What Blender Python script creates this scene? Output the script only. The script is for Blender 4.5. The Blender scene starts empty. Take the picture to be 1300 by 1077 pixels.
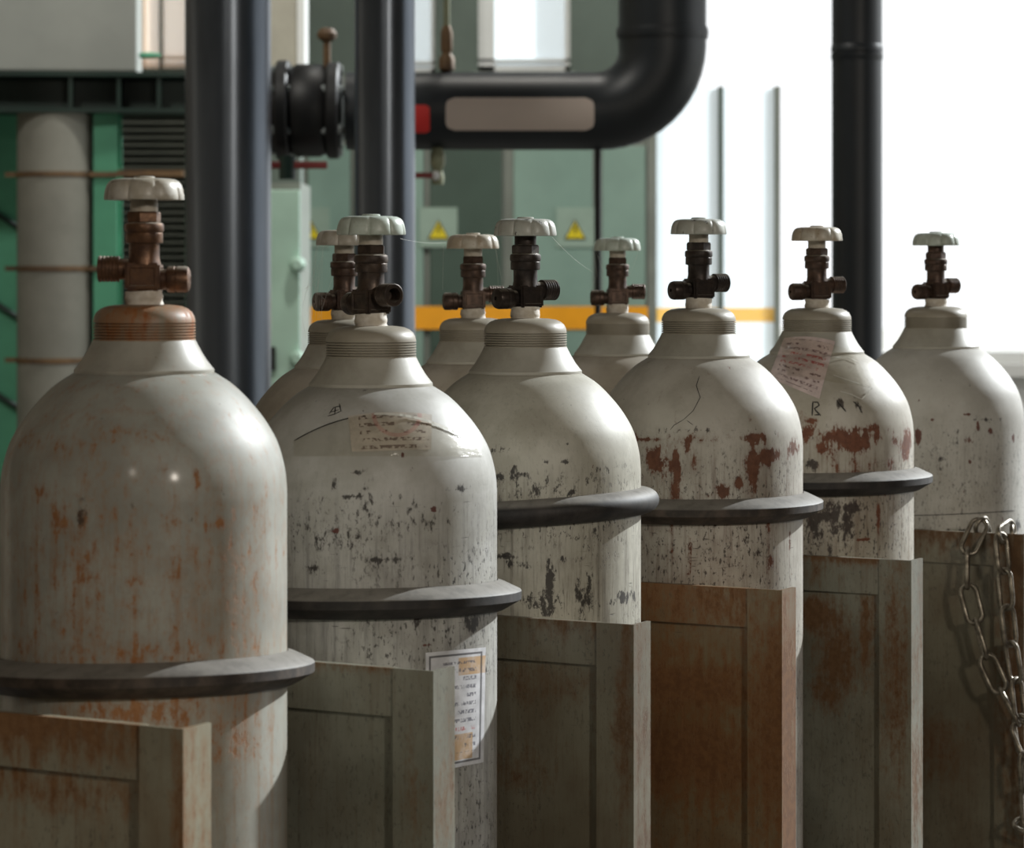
import bpy, bmesh, math, random
import numpy as np
from mathutils import Vector, Matrix

# ------------------------------------------------------------------ camera, world, lights
S = bpy.context.scene
COL = S.collection
F = 3800.0            # focal length in pixels of the 1300 px wide frame
HZ = 336.0            # horizon row
HC = 1.39             # camera height
R = 0.1095            # cylinder radius

cam = bpy.data.cameras.new('camera')
cam_o = bpy.data.objects.new('camera', cam)
COL.objects.link(cam_o)
cam_o.location = (0, 0, HC)
cam_o.rotation_euler = (math.pi / 2, 0, 0)
cam.sensor_fit = 'HORIZONTAL'
cam.sensor_width = 36.0
cam.lens = 36.0 * F / 1300.0
cam.shift_y = -(538.5 - HZ) / 1300.0
cam.clip_end = 200
cam.clip_start = 0.05
cam.dof.use_dof = True
cam.dof.focus_distance = 2.85
cam.dof.aperture_fstop = 13.0
S.camera = cam_o

SUN_AZ = math.radians(39)     # towards +X, turned this far towards +Y
SUN_EL = math.radians(28)
SUN_E = 5.8
WORLD_E = 1.3
LAMP_W = 56.0
FILL_W = 170.0  # power of the unseen fill lamps added to lift the background
EXPOSURE = 0.0

w = bpy.data.worlds.new('World')
S.world = w
w.use_nodes = True
w.node_tree.nodes['Background'].inputs[0].default_value = (0.96, 0.985, 1.0, 1)
w.node_tree.nodes['Background'].inputs[1].default_value = WORLD_E

sun = bpy.data.lights.new('sun', 'SUN')
sun.energy = SUN_E
sun.angle = math.radians(1.2)
sun.color = (0.94, 0.985, 1.0)
sun_o = bpy.data.objects.new('sun', sun)
COL.objects.link(sun_o)
to_sun = Vector((math.cos(SUN_EL) * math.cos(SUN_AZ), math.cos(SUN_EL) * math.sin(SUN_AZ), math.sin(SUN_EL)))
sun_o.location = to_sun * 15
sun_o.rotation_euler = to_sun.to_track_quat('Z', 'Y').to_euler()

vs = S.view_settings
vs.view_transform = 'Standard'
vs.look = 'None'
vs.exposure = EXPOSURE
vs.gamma = 1.0
vs.use_curve_mapping = False

# ------------------------------------------------------------------ helpers
def lin(c):
    out = []
    for v in c[:3]:
        v = v / 255.0
        out.append(v / 12.92 if v <= 0.04045 else ((v + 0.055) / 1.055) ** 2.4)
    return (out[0], out[1], out[2], 1.0)

def at(px, py, y):
    """point on the ray of a pixel at depth y"""
    return Vector(((px - 650.0) * y / F, y, HC - (py - HZ) * y / F))

def link(o, parent=None):
    COL.objects.link(o)
    if parent is not None:
        o.parent = parent
    return o

def tag(o, label, cat, group=None):
    o['label'] = label
    o['category'] = cat
    if group:
        o['group'] = group
    return o

def thing(name, label, cat, loc=(0, 0, 0), rz=0.0, group=None):
    o = bpy.data.objects.new(name, None)
    o.empty_display_size = 0.1
    o.location = loc
    o.rotation_euler = (0, 0, rz)
    link(o)
    return tag(o, label, cat, group)

class MB:
    def __init__(self):
        self.v = []
        self.f = []
    def add(self, v, f):
        n = len(self.v)
        self.v += [tuple(p) for p in v]
        self.f += [tuple(i + n for i in q) for q in f]
        return self
    def box(self, x0, x1, y0, y1, z0, z1):
        v = [(x0, y0, z0), (x1, y0, z0), (x1, y1, z0), (x0, y1, z0), (x0, y0, z1), (x1, y0, z1), (x1, y1, z1), (x0, y1, z1)]
        return self.add(v, [(3, 2, 1, 0), (4, 5, 6, 7), (0, 1, 5, 4), (1, 2, 6, 5), (2, 3, 7, 6), (3, 0, 4, 7)])
    def lathe(self, prof, n=48, mtx=None, cap=True):
        """prof: (r, z) from one end to the other, revolved about z"""
        v, f = [], []
        m = len(prof)
        for r, z in prof:
            for k in range(n):
                a = 2 * math.pi * k / n
                p = Vector((r * math.cos(a), r * math.sin(a), z))
                v.append(mtx @ p if mtx else p)
        for j in range(m - 1):
            for k in range(n):
                k2 = (k + 1) % n
                f.append((j * n + k, j * n + k2, (j + 1) * n + k2, (j + 1) * n + k))
        if cap:
            f.append(tuple(reversed(range(n))))
            f.append(tuple((m - 1) * n + k for k in range(n)))
        return self.add(v, f)
    def tube(self, pts, r, n=8, closed=False):
        pts = [Vector(p) for p in pts]
        m = len(pts)
        v, f = [], []
        up = None
        for i in range(m):
            if closed:
                d = (pts[(i + 1) % m] - pts[i - 1]).normalized()
            else:
                d = (pts[min(i + 1, m - 1)] - pts[max(i - 1, 0)]).normalized()
            if up is None:
                up = d.orthogonal().normalized()
            up = (up - d * up.dot(d))
            if up.length < 1e-6:
                up = d.orthogonal()
            up.normalize()
            s = d.cross(up)
            rr = r[i] if isinstance(r, (list, tuple)) else r
            for k in range(n):
                a = 2 * math.pi * k / n
                v.append(pts[i] + (up * math.cos(a) + s * math.sin(a)) * rr)
        last = m if closed else m - 1
        for i in range(last):
            j = (i + 1) % m
            for k in range(n):
                k2 = (k + 1) % n
                f.append((i * n + k, i * n + k2, j * n + k2, j * n + k))
        if not closed:
            f.append(tuple(reversed(range(n))))
            f.append(tuple((m - 1) * n + k for k in range(n)))
        return self.add(v, f)
    def mesh(self, name, smooth=True, angle=35):
        me = bpy.data.meshes.new(name)
        me.from_pydata(self.v, [], self.f)
        me.update()
        if smooth:
            me.polygons.foreach_set('use_smooth', [True] * len(me.polygons))
            me.set_sharp_from_angle(angle=math.radians(angle))
        return me
    def build(self, name, mat, parent=None, smooth=True, angle=35, bevel=0.0):
        o = bpy.data.objects.new(name, self.mesh(name, smooth, angle))
        o.data.materials.append(mat)
        link(o, parent)
        if bevel:
            b = o.modifiers.new('bevel', 'BEVEL')
            b.width = bevel
            b.segments = 2
            b.limit_method = 'ANGLE'
        return o

def struct(o):
    o['kind'] = 'structure'
    return o

# ------------------------------------------------------------------ materials
class NT:
    def __init__(self, name):
        self.m = bpy.data.materials.new(name)
        self.m.use_nodes = True
        self.t = self.m.node_tree
        self.b = self.t.nodes['Principled BSDF']
        self.out = self.t.nodes['Material Output']
        self.co = self.t.nodes.new('ShaderNodeTexCoord').outputs['Object']
    def n(self, kind):
        return self.t.nodes.new(kind)
    def set(self, sock, val):
        if hasattr(val, 'is_output') or isinstance(val, bpy.types.NodeSocket):
            self.t.links.new(val, sock)
        else:
            sock.default_value = val
    def noise(self, scale, detail=4, rough=0.55, stretch=None, offset=(0, 0, 0)):
        mp = self.n('ShaderNodeMapping')
        self.t.links.new(self.co, mp.inputs[0])
        mp.inputs['Location'].default_value = offset
        if stretch:
            mp.inputs['Scale'].default_value = stretch
        nz = self.n('ShaderNodeTexNoise')
        self.t.links.new(mp.outputs[0], nz.inputs['Vector'])
        nz.inputs['Scale'].default_value = scale
        nz.inputs['Detail'].default_value = detail
        nz.inputs['Roughness'].default_value = rough
        return nz.outputs[0]
    def ramp(self, v, lo, hi, a=0.0, b=1.0):
        r = self.n('ShaderNodeMapRange')
        r.interpolation_type = 'SMOOTHSTEP'
        self.set(r.inputs['Value'], v)
        r.inputs['From Min'].default_value = lo
        r.inputs['From Max'].default_value = hi
        r.inputs['To Min'].default_value = a
        r.inputs['To Max'].default_value = b
        return r.outputs[0]
    def math(self, op, a, b=0.0, c=None):
        m = self.n('ShaderNodeMath')
        m.operation = op
        self.set(m.inputs[0], a)
        self.set(m.inputs[1], b)
        if c is not None:
            self.set(m.inputs[2], c)
        return m.outputs[0]
    def mix(self, f, a, b):
        m = self.n('ShaderNodeMix')
        m.data_type = 'RGBA'
        m.clamp_factor = True
        self.set(m.inputs[0], f)
        self.set(m.inputs[6], a)
        self.set(m.inputs[7], b)
        return m.outputs[2]
    def attr(self, name):
        a = self.n('ShaderNodeAttribute')
        a.attribute_name = name
        return a.outputs['Fac']
    def sep(self, v):
        s = self.n('ShaderNodeSeparateXYZ')
        self.t.links.new(v, s.inputs[0])
        return s.outputs
    def bump(self, h, strength=0.3, dist=0.001):
        b = self.n('ShaderNodeBump')
        b.inputs['Strength'].default_value = strength
        b.inputs['Distance'].default_value = dist
        self.t.links.new(h, b.inputs['Height'])
        self.t.links.new(b.outputs[0], self.b.inputs['Normal'])
    def done(self, col=None, rough=None, metal=None):
        if col is not None:
            self.set(self.b.inputs['Base Color'], col)
        if rough is not None:
            self.set(self.b.inputs['Roughness'], rough)
        if metal is not None:
            self.set(self.b.inputs['Metallic'], metal)
        return self.m

def simple(name, rgb, rough=0.6, metal=0.0, var=0.12, scale=30, bump=0.0, rgb2=None, stretch=None):
    t = NT(name)
    c = lin(rgb)
    c2 = lin(rgb2) if rgb2 else tuple(x * (1 - var * 2) for x in c[:3]) + (1,)
    nz = t.noise(scale, 5, 0.6, stretch)
    if bump:
        t.bump(nz, bump)
    return t.done(t.mix(t.ramp(nz, 0.35, 0.68), c, c2), rough, metal)

def paint(name, base, base2, rust, rust2, seed=0.0, rust_base=-0.25, speck=0.6, speck_z=(-0.14, -0.06),
          streak=0.35, dirt=(92, 84, 72), dark=(38, 32, 28), rough=0.5, fine=1.0, rgain=2.0, mott=18, stain=0.0,
          rsoft=0.1, rscale=65, grime=0.4, gcol=(120, 110, 96)):
    """old paint on steel: mottled colour, drips, chips, rust from noise plus surveyed patches"""
    t = NT(name)
    o = (seed * 3.1, seed * 1.7, seed * 2.3)
    z = t.sep(t.co)[2]
    n1 = t.noise(mott, 6, 0.62, None, o)
    col = t.mix(t.ramp(n1, 0.36, 0.66), lin(base), lin(base2))
    zone = t.ramp(z, speck_z[1], speck_z[0])
    st = t.noise(1.0, 4, 0.6, (110, 110, 4.0), o)
    big = t.noise(9, 3, 0.5, None, (o[1], o[2], o[0]))
    stf = t.math('MULTIPLY', t.math('MULTIPLY', t.ramp(st, 0.5, 0.72), streak), zone)
    col = t.mix(stf, col, lin(dirt))
    gr = t.noise(1.0, 6, 0.68, (16, 16, 9), (o[2], o[1], o[0]))
    col = t.mix(t.math('MULTIPLY', t.math('MULTIPLY', t.ramp(gr, 0.42, 0.68), grime), t.math('MAXIMUM', zone, 0.3)), col, lin(gcol))
    fg = t.noise(1.0, 5, 0.7, (300, 300, 22), o)
    col = t.mix(t.math('MULTIPLY', t.math('MULTIPLY', t.ramp(fg, 0.48, 0.7), streak), zone), col, lin(dirt))
    # fine dark specks and scratches
    sp = t.noise(1.0, 3, 0.7, (330 * fine, 330 * fine, 150 * fine), o)
    sc = t.noise(1.0, 2, 0.6, (40, 40, 500), o)
    spm = t.math('MULTIPLY', t.ramp(sp, 0.56, 0.64), t.ramp(big, 0.36, 0.58))
    scm = t.math('MULTIPLY', t.ramp(sc, 0.66, 0.72), t.ramp(t.noise(30, 2, 0.5, None, o), 0.5, 0.66))
    both = t.math('MULTIPLY', t.math('MULTIPLY', t.math('MAXIMUM', spm, scm), speck), t.math('MAXIMUM', zone, 0.12))
    col = t.mix(both, col, lin(dark))
    # surveyed dark smudges
    ch = t.noise(120, 8, 0.75, (1, 1, 0.5), o)
    dk = t.math('ADD', t.math('MULTIPLY', t.attr('dark'), 1.35), t.math('MULTIPLY', t.math('SUBTRACT', ch, 0.5), 3.2))
    col = t.mix(t.math('MULTIPLY', t.ramp(dk, 0.44, 0.72), 0.93), col, lin(dark))
    # rust
    rn = t.noise(rscale, 8, 0.75, (1, 1, 0.55), (o[2], o[0], o[1]))
    rv = t.math('ADD', t.math('MULTIPLY', t.attr('rust'), 1.2), rust_base)
    rv = t.math('ADD', rv, t.math('MULTIPLY', t.math('SUBTRACT', rn, 0.5), rgain))
    rv = t.math('ADD', rv, t.math('MULTIPLY', t.math('SUBTRACT', st, 0.5), 1.1))
    rf = t.ramp(rv, 0.42, 0.42 + rsoft)
    rc = t.mix(t.ramp(t.noise(130, 4, 0.6, None, o), 0.35, 0.65), lin(rust), lin(rust2))
    if stain:
        sf = t.math('MULTIPLY', t.ramp(rv, 0.1, 0.6), stain)
        col = t.mix(sf, col, lin(rust2))
    col = t.mix(t.math('MULTIPLY', rf, 0.92), col, rc)
    h = t.math('SUBTRACT', t.math('MULTIPLY', n1, 0.6), t.math('MULTIPLY', t.math('MAXIMUM', rf, both), 0.5))
    t.bump(h, 0.35, 0.0012)
    rg = t.math('ADD', t.math('MULTIPLY', rf, 0.3), t.math('ADD', rough, t.math('MULTIPLY', t.math('SUBTRACT', n1, 0.5), 0.25)))
    return t.done(col, rg, 0.0)

def bronze(name, c1, c2, seed=0.0, metal=0.55, rough=0.42):
    t = NT(name)
    o = (seed, seed * 2, seed * 3)
    n1 = t.noise(90, 6, 0.65, None, o)
    n2 = t.noise(350, 3, 0.6, None, o)
    col = t.mix(t.ramp(n1, 0.35, 0.65), lin(c1), lin(c2))
    t.bump(n2, 0.25, 0.0006)
    # pale dust settled on upward faces
    g = t.n('ShaderNodeNewGeometry')
    nz = t.sep(g.outputs['Normal'])[2]
    dust = t.math('MULTIPLY', t.ramp(nz, 0.55, 0.95), t.ramp(n1, 0.3, 0.6, 0.25, 0.8))
    col = t.mix(dust, col, lin((168, 160, 146)))
    return t.done(col, t.ramp(n1, 0.3, 0.7, rough - 0.08, rough + 0.15), t.math('SUBTRACT', metal, t.math('MULTIPLY', dust, metal)))

def ring_mat(name, side=(30, 27, 25), top=(136, 132, 125)):
    t = NT(name)
    n1 = t.noise(60, 6, 0.65)
    g = t.n('ShaderNodeNewGeometry')
    nz = t.sep(g.outputs['Normal'])[2]
    dust = t.math('MULTIPLY', t.ramp(nz, 0.45, 0.8), t.ramp(n1, 0.25, 0.6, 0.55, 0.95))
    col = t.mix(t.ramp(n1, 0.35, 0.7), lin(side), lin(tuple(c * 1.9 for c in side)))
    col = t.mix(dust, col, lin(top))
    t.bump(n1, 0.3, 0.0008)
    return t.done(col, 0.62)

M = {}
RUST = (122, 58, 30)
M['p1'] = paint('grey paint with orange rust bloom', (164, 164, 155), (146, 145, 136), (142, 92, 50), (156, 110, 68), 1.0,
                rust_base=0.14, speck=0.12, streak=0.3, dirt=(142, 108, 72), rough=0.52, rgain=2.2, stain=0.35, rsoft=0.3, rscale=140, grime=0.3, gcol=(118, 100, 76))
M['p1'].node_tree.nodes['Principled BSDF'].inputs['Coat Weight'].default_value = 0.2
M['p1'].node_tree.nodes['Principled BSDF'].inputs['Coat Roughness'].default_value = 0.14
M['p2'] = paint('off white paint with grey scuffs', (186, 185, 180), (164, 162, 154), (84, 36, 30), (100, 52, 40), 2.0,
                rust_base=-0.3, speck=0.9, streak=0.5, dirt=(104, 102, 100), rough=0.5, grime=0.5, gcol=(112, 108, 102))
M['p3'] = paint('cream paint with black scratches', (190, 187, 174), (168, 164, 150), (84, 40, 32), (100, 54, 40), 3.3,
                rust_base=-0.3, speck=0.95, streak=0.6, dirt=(98, 90, 80), rough=0.52, grime=0.5, gcol=(108, 100, 88))
M['p4'] = paint('white paint with red brown rust patches', (190, 186, 176), (168, 163, 152), (90, 50, 30), (108, 66, 44), 4.7, rgain=2.9, rscale=95, stain=0.4, dark=(44, 32, 26),
                rust_base=-0.16, speck=0.85, streak=0.6, dirt=(112, 94, 82), rough=0.52, grime=0.5, gcol=(120, 104, 90))
M['p5'] = paint('white paint with broad rust belt', (194, 189, 178), (172, 166, 152), (98, 52, 31), (118, 70, 46), 5.9, rgain=2.9, rscale=95, stain=0.4, dark=(46, 33, 26),
                rust_base=-0.14, speck=0.85, streak=0.6, dirt=(116, 98, 82), rough=0.52, grime=0.5, gcol=(124, 108, 90))
M['p6'] = paint('pale grey paint with a few chips', (192, 190, 183), (176, 173, 165), (88, 42, 32), (106, 60, 44), 7.1,
                rust_base=-0.28, speck=0.5, streak=0.35, dirt=(140, 132, 122), rough=0.54, grime=0.35, gcol=(138, 128, 114))
M['p7'] = paint('dusty beige paint', (172, 164, 150), (152, 144, 130), (110, 60, 42), (124, 78, 56), 8.3,
                rust_base=-0.4, speck=0.3, streak=0.3, dirt=(130, 116, 98), rough=0.55)
M['collar_rusty'] = paint('collar paint with rust stains', (172, 169, 158), (152, 149, 138), (136, 74, 38), (152, 94, 56), 1.4,
                          rust_base=0.02, speck=0.1, streak=0.2, rough=0.42, rgain=1.4, stain=0.4, rsoft=0.3)
M['collar'] = paint('dusty collar paint', (174, 171, 160), (152, 148, 136), (110, 60, 42), (124, 78, 56), 2.6,
                    rust_base=-0.36, speck=0.3, streak=0.25, dirt=(110, 102, 90), rough=0.52)
M['thread'] = paint('dull threaded steel', (158, 151, 136), (134, 127, 112), (92, 48, 32), (106, 64, 44), 3.6,
                    rust_base=-0.25, speck=0.5, streak=0.4, dirt=(80, 72, 60), rough=0.5)
M['thread_rusty'] = paint('orange rusted thread', (140, 132, 114), (134, 110, 84), (140, 76, 32), (156, 98, 50), 4.1,
                          rust_base=0.42, speck=0.3, streak=0.4, dirt=(110, 70, 42), rough=0.5, stain=0.6, rgain=1.4, rsoft=0.3)
M['brz1'] = bronze('coppery brown bronze', (112, 82, 60), (80, 58, 46), 1.0)
M['brz2'] = bronze('dark brown bronze', (82, 69, 59), (54, 45, 40), 2.0)
M['brz3'] = bronze('near black bronze', (66, 57, 52), (44, 38, 35), 3.0)
M['brz4'] = bronze('reddish brown bronze', (92, 72, 61), (64, 51, 44), 4.0)
M['ptfe'] = simple('white sealing tape', (222, 216, 206), 0.7, 0, 0.1, 60, 0.4, (192, 182, 166))
M['stem'] = simple('pale painted spindle', (190, 182, 168), 0.55, 0, 0.1, 90, 0.2, (158, 146, 128))
def wheel_mat(name, a, b, chip, seed, amt):
    t = NT(name)
    n1 = t.noise(45, 5, 0.6, None, (seed, 0, seed))
    n2 = t.noise(120, 6, 0.7, None, (0, seed, seed))
    col = t.mix(t.ramp(n1, 0.38, 0.62), lin(a), lin(b))
    cf = t.ramp(n2, 0.66 - amt, 0.70 - amt)
    col = t.mix(t.math('MULTIPLY', cf, 0.85), col, lin(chip))
    t.bump(t.math('SUBTRACT', t.math('MULTIPLY', n1, 0.5), cf), 0.3, 0.0006)
    return t.done(col, 0.38)
M['wh_w'] = wheel_mat('off white enamel', (196, 192, 182), (172, 165, 150), (124, 96, 70), 1, 0.03)
M['wh_g'] = wheel_mat('pale green enamel', (192, 202, 192), (170, 178, 166), (110, 92, 72), 2, 0.02)
M['wh_c'] = wheel_mat('chipped white enamel', (194, 197, 190), (176, 177, 168), (58, 50, 42), 3, 0.06)
M['wh_b'] = wheel_mat('stained cream enamel', (198, 192, 178), (178, 164, 144), (140, 108, 76), 4, 0.04)
M['ring'] = ring_mat('dusty black rubber')
M['ring_b'] = ring_mat('dusty brown black rubber', (44, 38, 33), (130, 126, 119))
RK = dict(speck=0.35, speck_z=(9, 10), streak=0.3, rough=0.45, rsoft=0.4, mott=9, rscale=110, grime=0.4)
M['rack1'] = paint('olive grey paint rusting at the top', (150, 146, 126), (130, 124, 104), (118, 80, 46), (134, 98, 62), 11,
                   rust_base=-0.02, dirt=(110, 88, 60), stain=0.6, gcol=(120, 94, 64), **RK)
M['rack2'] = paint('olive grey rack paint', (134, 134, 120), (116, 116, 103), (96, 66, 36), (112, 82, 52), 12.3,
                   rust_base=-0.12, dirt=(96, 80, 58), stain=0.55, gcol=(96, 84, 64), **RK)
M['rack3'] = paint('brownish grey rack paint', (120, 115, 98), (104, 97, 80), (84, 58, 32), (98, 70, 42), 13.9,
                   rust_base=-0.05, dirt=(88, 70, 48), stain=0.6, gcol=(86, 66, 44), **RK)
M['rack4'] = paint('rust brown rack paint', (126, 112, 86), (114, 94, 66), (100, 64, 32), (118, 80, 44), 14.2,
                   rust_base=0.22, dirt=(96, 66, 38), stain=0.9, gcol=(100, 66, 36), **RK)
M['chain'] = bronze('worn galvanised steel', (150, 142, 128), (104, 96, 84), 5.0, 0.75, 0.35)
M['black_pipe'] = simple('glossy black pipe paint', (98, 105, 114), 0.28, 0.75, 0.25, 5, 0.0, None, (1, 1, 0.2))
M['black_pipe2'] = simple('satin black pipe paint', (24, 31, 36), 0.45, 0.0, 0.2, 6)
M['black_iron'] = simple('black cast iron', (14, 16, 18), 0.5, 0.1, 0.2, 30)
M['bolt'] = simple('pale zinc bolt', (150, 158, 158), 0.4, 0.6, 0.15, 60)
M['green_dark'] = simple('dark green steel paint', (14, 42, 34), 0.5, 0, 0.2, 6)
M['green'] = simple('green steel paint', (84, 156, 124), 0.5, 0, 0.1, 5)
M['green_pale'] = simple('mint green paint', (172, 202, 186), 0.45, 0, 0.07, 4)
M['cab'] = simple('grey green cabinet enamel', (136, 164, 152), 0.4, 0, 0.08, 2)
M['cab_dark'] = simple('dark green cabinet enamel', (72, 90, 80), 0.3, 0, 0.1, 2)
M['cab_post'] = simple('grey trim paint', (128, 134, 126), 0.5, 0, 0.1, 5)
M['yellow'] = simple('yellow safety band', (250, 170, 20), 0.5, 0, 0.05, 8)
M['sign_yellow'] = simple('yellow sign vinyl', (226, 206, 28), 0.5, 0, 0.04, 10)
M['sign_black'] = simple('black sign print', (26, 30, 24), 0.6, 0, 0.05, 10)
M['sign_plate'] = simple('pale sign plate', (150, 172, 158), 0.5, 0, 0.05, 10)
M['concrete'] = simple('pale grey concrete', (148, 152, 147), 0.8, 0, 0.07, 3, 0.1)
M['concrete_duct'] = simple('weathered grey duct', (136, 136, 127), 0.7, 0, 0.12, 4, 0.1)
M['beige'] = simple('beige grey column paint', (170, 166, 152), 0.7, 0, 0.1, 4)
M['wall'] = simple('grey green wall paint', (96, 108, 100), 0.8, 0, 0.1, 2)
M['wall_warm'] = simple('warm beige wall paint', (150, 138, 120), 0.85, 0, 0.06, 1.5)
M['ceil'] = simple('dark roof sheeting', (66, 63, 58), 0.85, 0, 0.1, 1)
M['floor'] = simple('dusty concrete floor', (92, 88, 82), 0.75, 0, 0.15, 2.5, 0.1)
M['ground'] = simple('pale concrete yard', (190, 188, 180), 0.85, 0, 0.08, 0.8)
M['white_paint'] = simple('white window paint', (222, 224, 222), 0.5, 0, 0.05, 4)
M['louver'] = simple('grey louver paint', (70, 72, 64), 0.6, 0, 0.12, 5)
M['rust_rod'] = simple('rusty steel strap', (122, 96, 66), 0.6, 0.2, 0.2, 14, 0.2, (86, 66, 48))
M['red'] = simple('red sticker', (222, 52, 48), 0.5, 0, 0.03, 10)
M['red_dark'] = simple('dark red lever paint', (120, 44, 42), 0.5, 0, 0.1, 20)
M['pipe_label'] = simple('pinkish grey pipe label', (206, 192, 182), 0.6, 0, 0.02, 10)
M['olive'] = simple('olive rod paint', (140, 144, 116), 0.5, 0.2, 0.1, 20)

def pane_mat(name, rgb, clear):
    t = NT(name)
    tr = t.n('ShaderNodeBsdfTransparent')
    tr.inputs[0].default_value = (1, 1, 1, 1)
    tl = t.n('ShaderNodeBsdfTranslucent')
    tl.inputs[0].default_value = lin(rgb)
    df = t.n('ShaderNodeBsdfDiffuse')
    df.inputs[0].default_value = lin(rgb)
    a1 = t.n('ShaderNodeMixShader')
    a1.inputs[0].default_value = 0.3
    t.t.links.new(tl.outputs[0], a1.inputs[1])
    t.t.links.new(df.outputs[0], a1.inputs[2])
    a2 = t.n('ShaderNodeMixShader')
    a2.inputs[0].default_value = 1 - clear
    t.t.links.new(tr.outputs[0], a2.inputs[1])
    t.t.links.new(a1.outputs[0], a2.inputs[2])
    t.t.links.new(a2.outputs[0], t.out.inputs[0])
    return t.m
M['frost'] = pane_mat('frosted glass', (236, 244, 248), 0.4)
M['frost_cream'] = pane_mat('cream frosted glass', (250, 232, 212), 0.45)
M['frost_band'] = pane_mat('yellow translucent band', (255, 214, 110), 0.3)

def tape_mat():
    t = NT('clear adhesive tape')
    tr = t.n('ShaderNodeBsdfTransparent')
    tr.inputs[0].default_value = (0.97, 0.96, 0.93, 1)
    gl = t.n('ShaderNodeBsdfGlossy')
    gl.inputs['Roughness'].default_value = 0.22
    gl.inputs['Color'].default_value = (0.9, 0.9, 0.88, 1)
    bp = t.n('ShaderNodeBump')
    bp.inputs['Strength'].default_value = 0.35
    bp.inputs['Distance'].default_value = 0.003
    t.t.links.new(t.noise(1, 4, 0.6, (60, 60, 140)), bp.inputs['Height'])
    t.t.links.new(bp.outputs[0], gl.inputs['Normal'])
    lw = t.n('ShaderNodeFresnel')
    lw.inputs[0].default_value = 1.45
    t.t.links.new(bp.outputs[0], lw.inputs['Normal'])
    f = t.math('MINIMUM', t.math('ADD', t.math('MULTIPLY', lw.outputs[0], 0.6), 0.02), 0.3)
    ms = t.n('ShaderNodeMixShader')
    t.t.links.new(f, ms.inputs[0])
    t.t.links.new(tr.outputs[0], ms.inputs[1])
    t.t.links.new(gl.outputs[0], ms.inputs[2])
    t.t.links.new(ms.outputs[0], t.out.inputs[0])
    return t.m
M['tape'] = tape_mat()
M['tape_edge'] = simple('sunlit tape edge', (216, 214, 204), 0.3, 0, 0.05, 80)  # pale tone paints the sunlit glint along the tape edges

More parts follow.
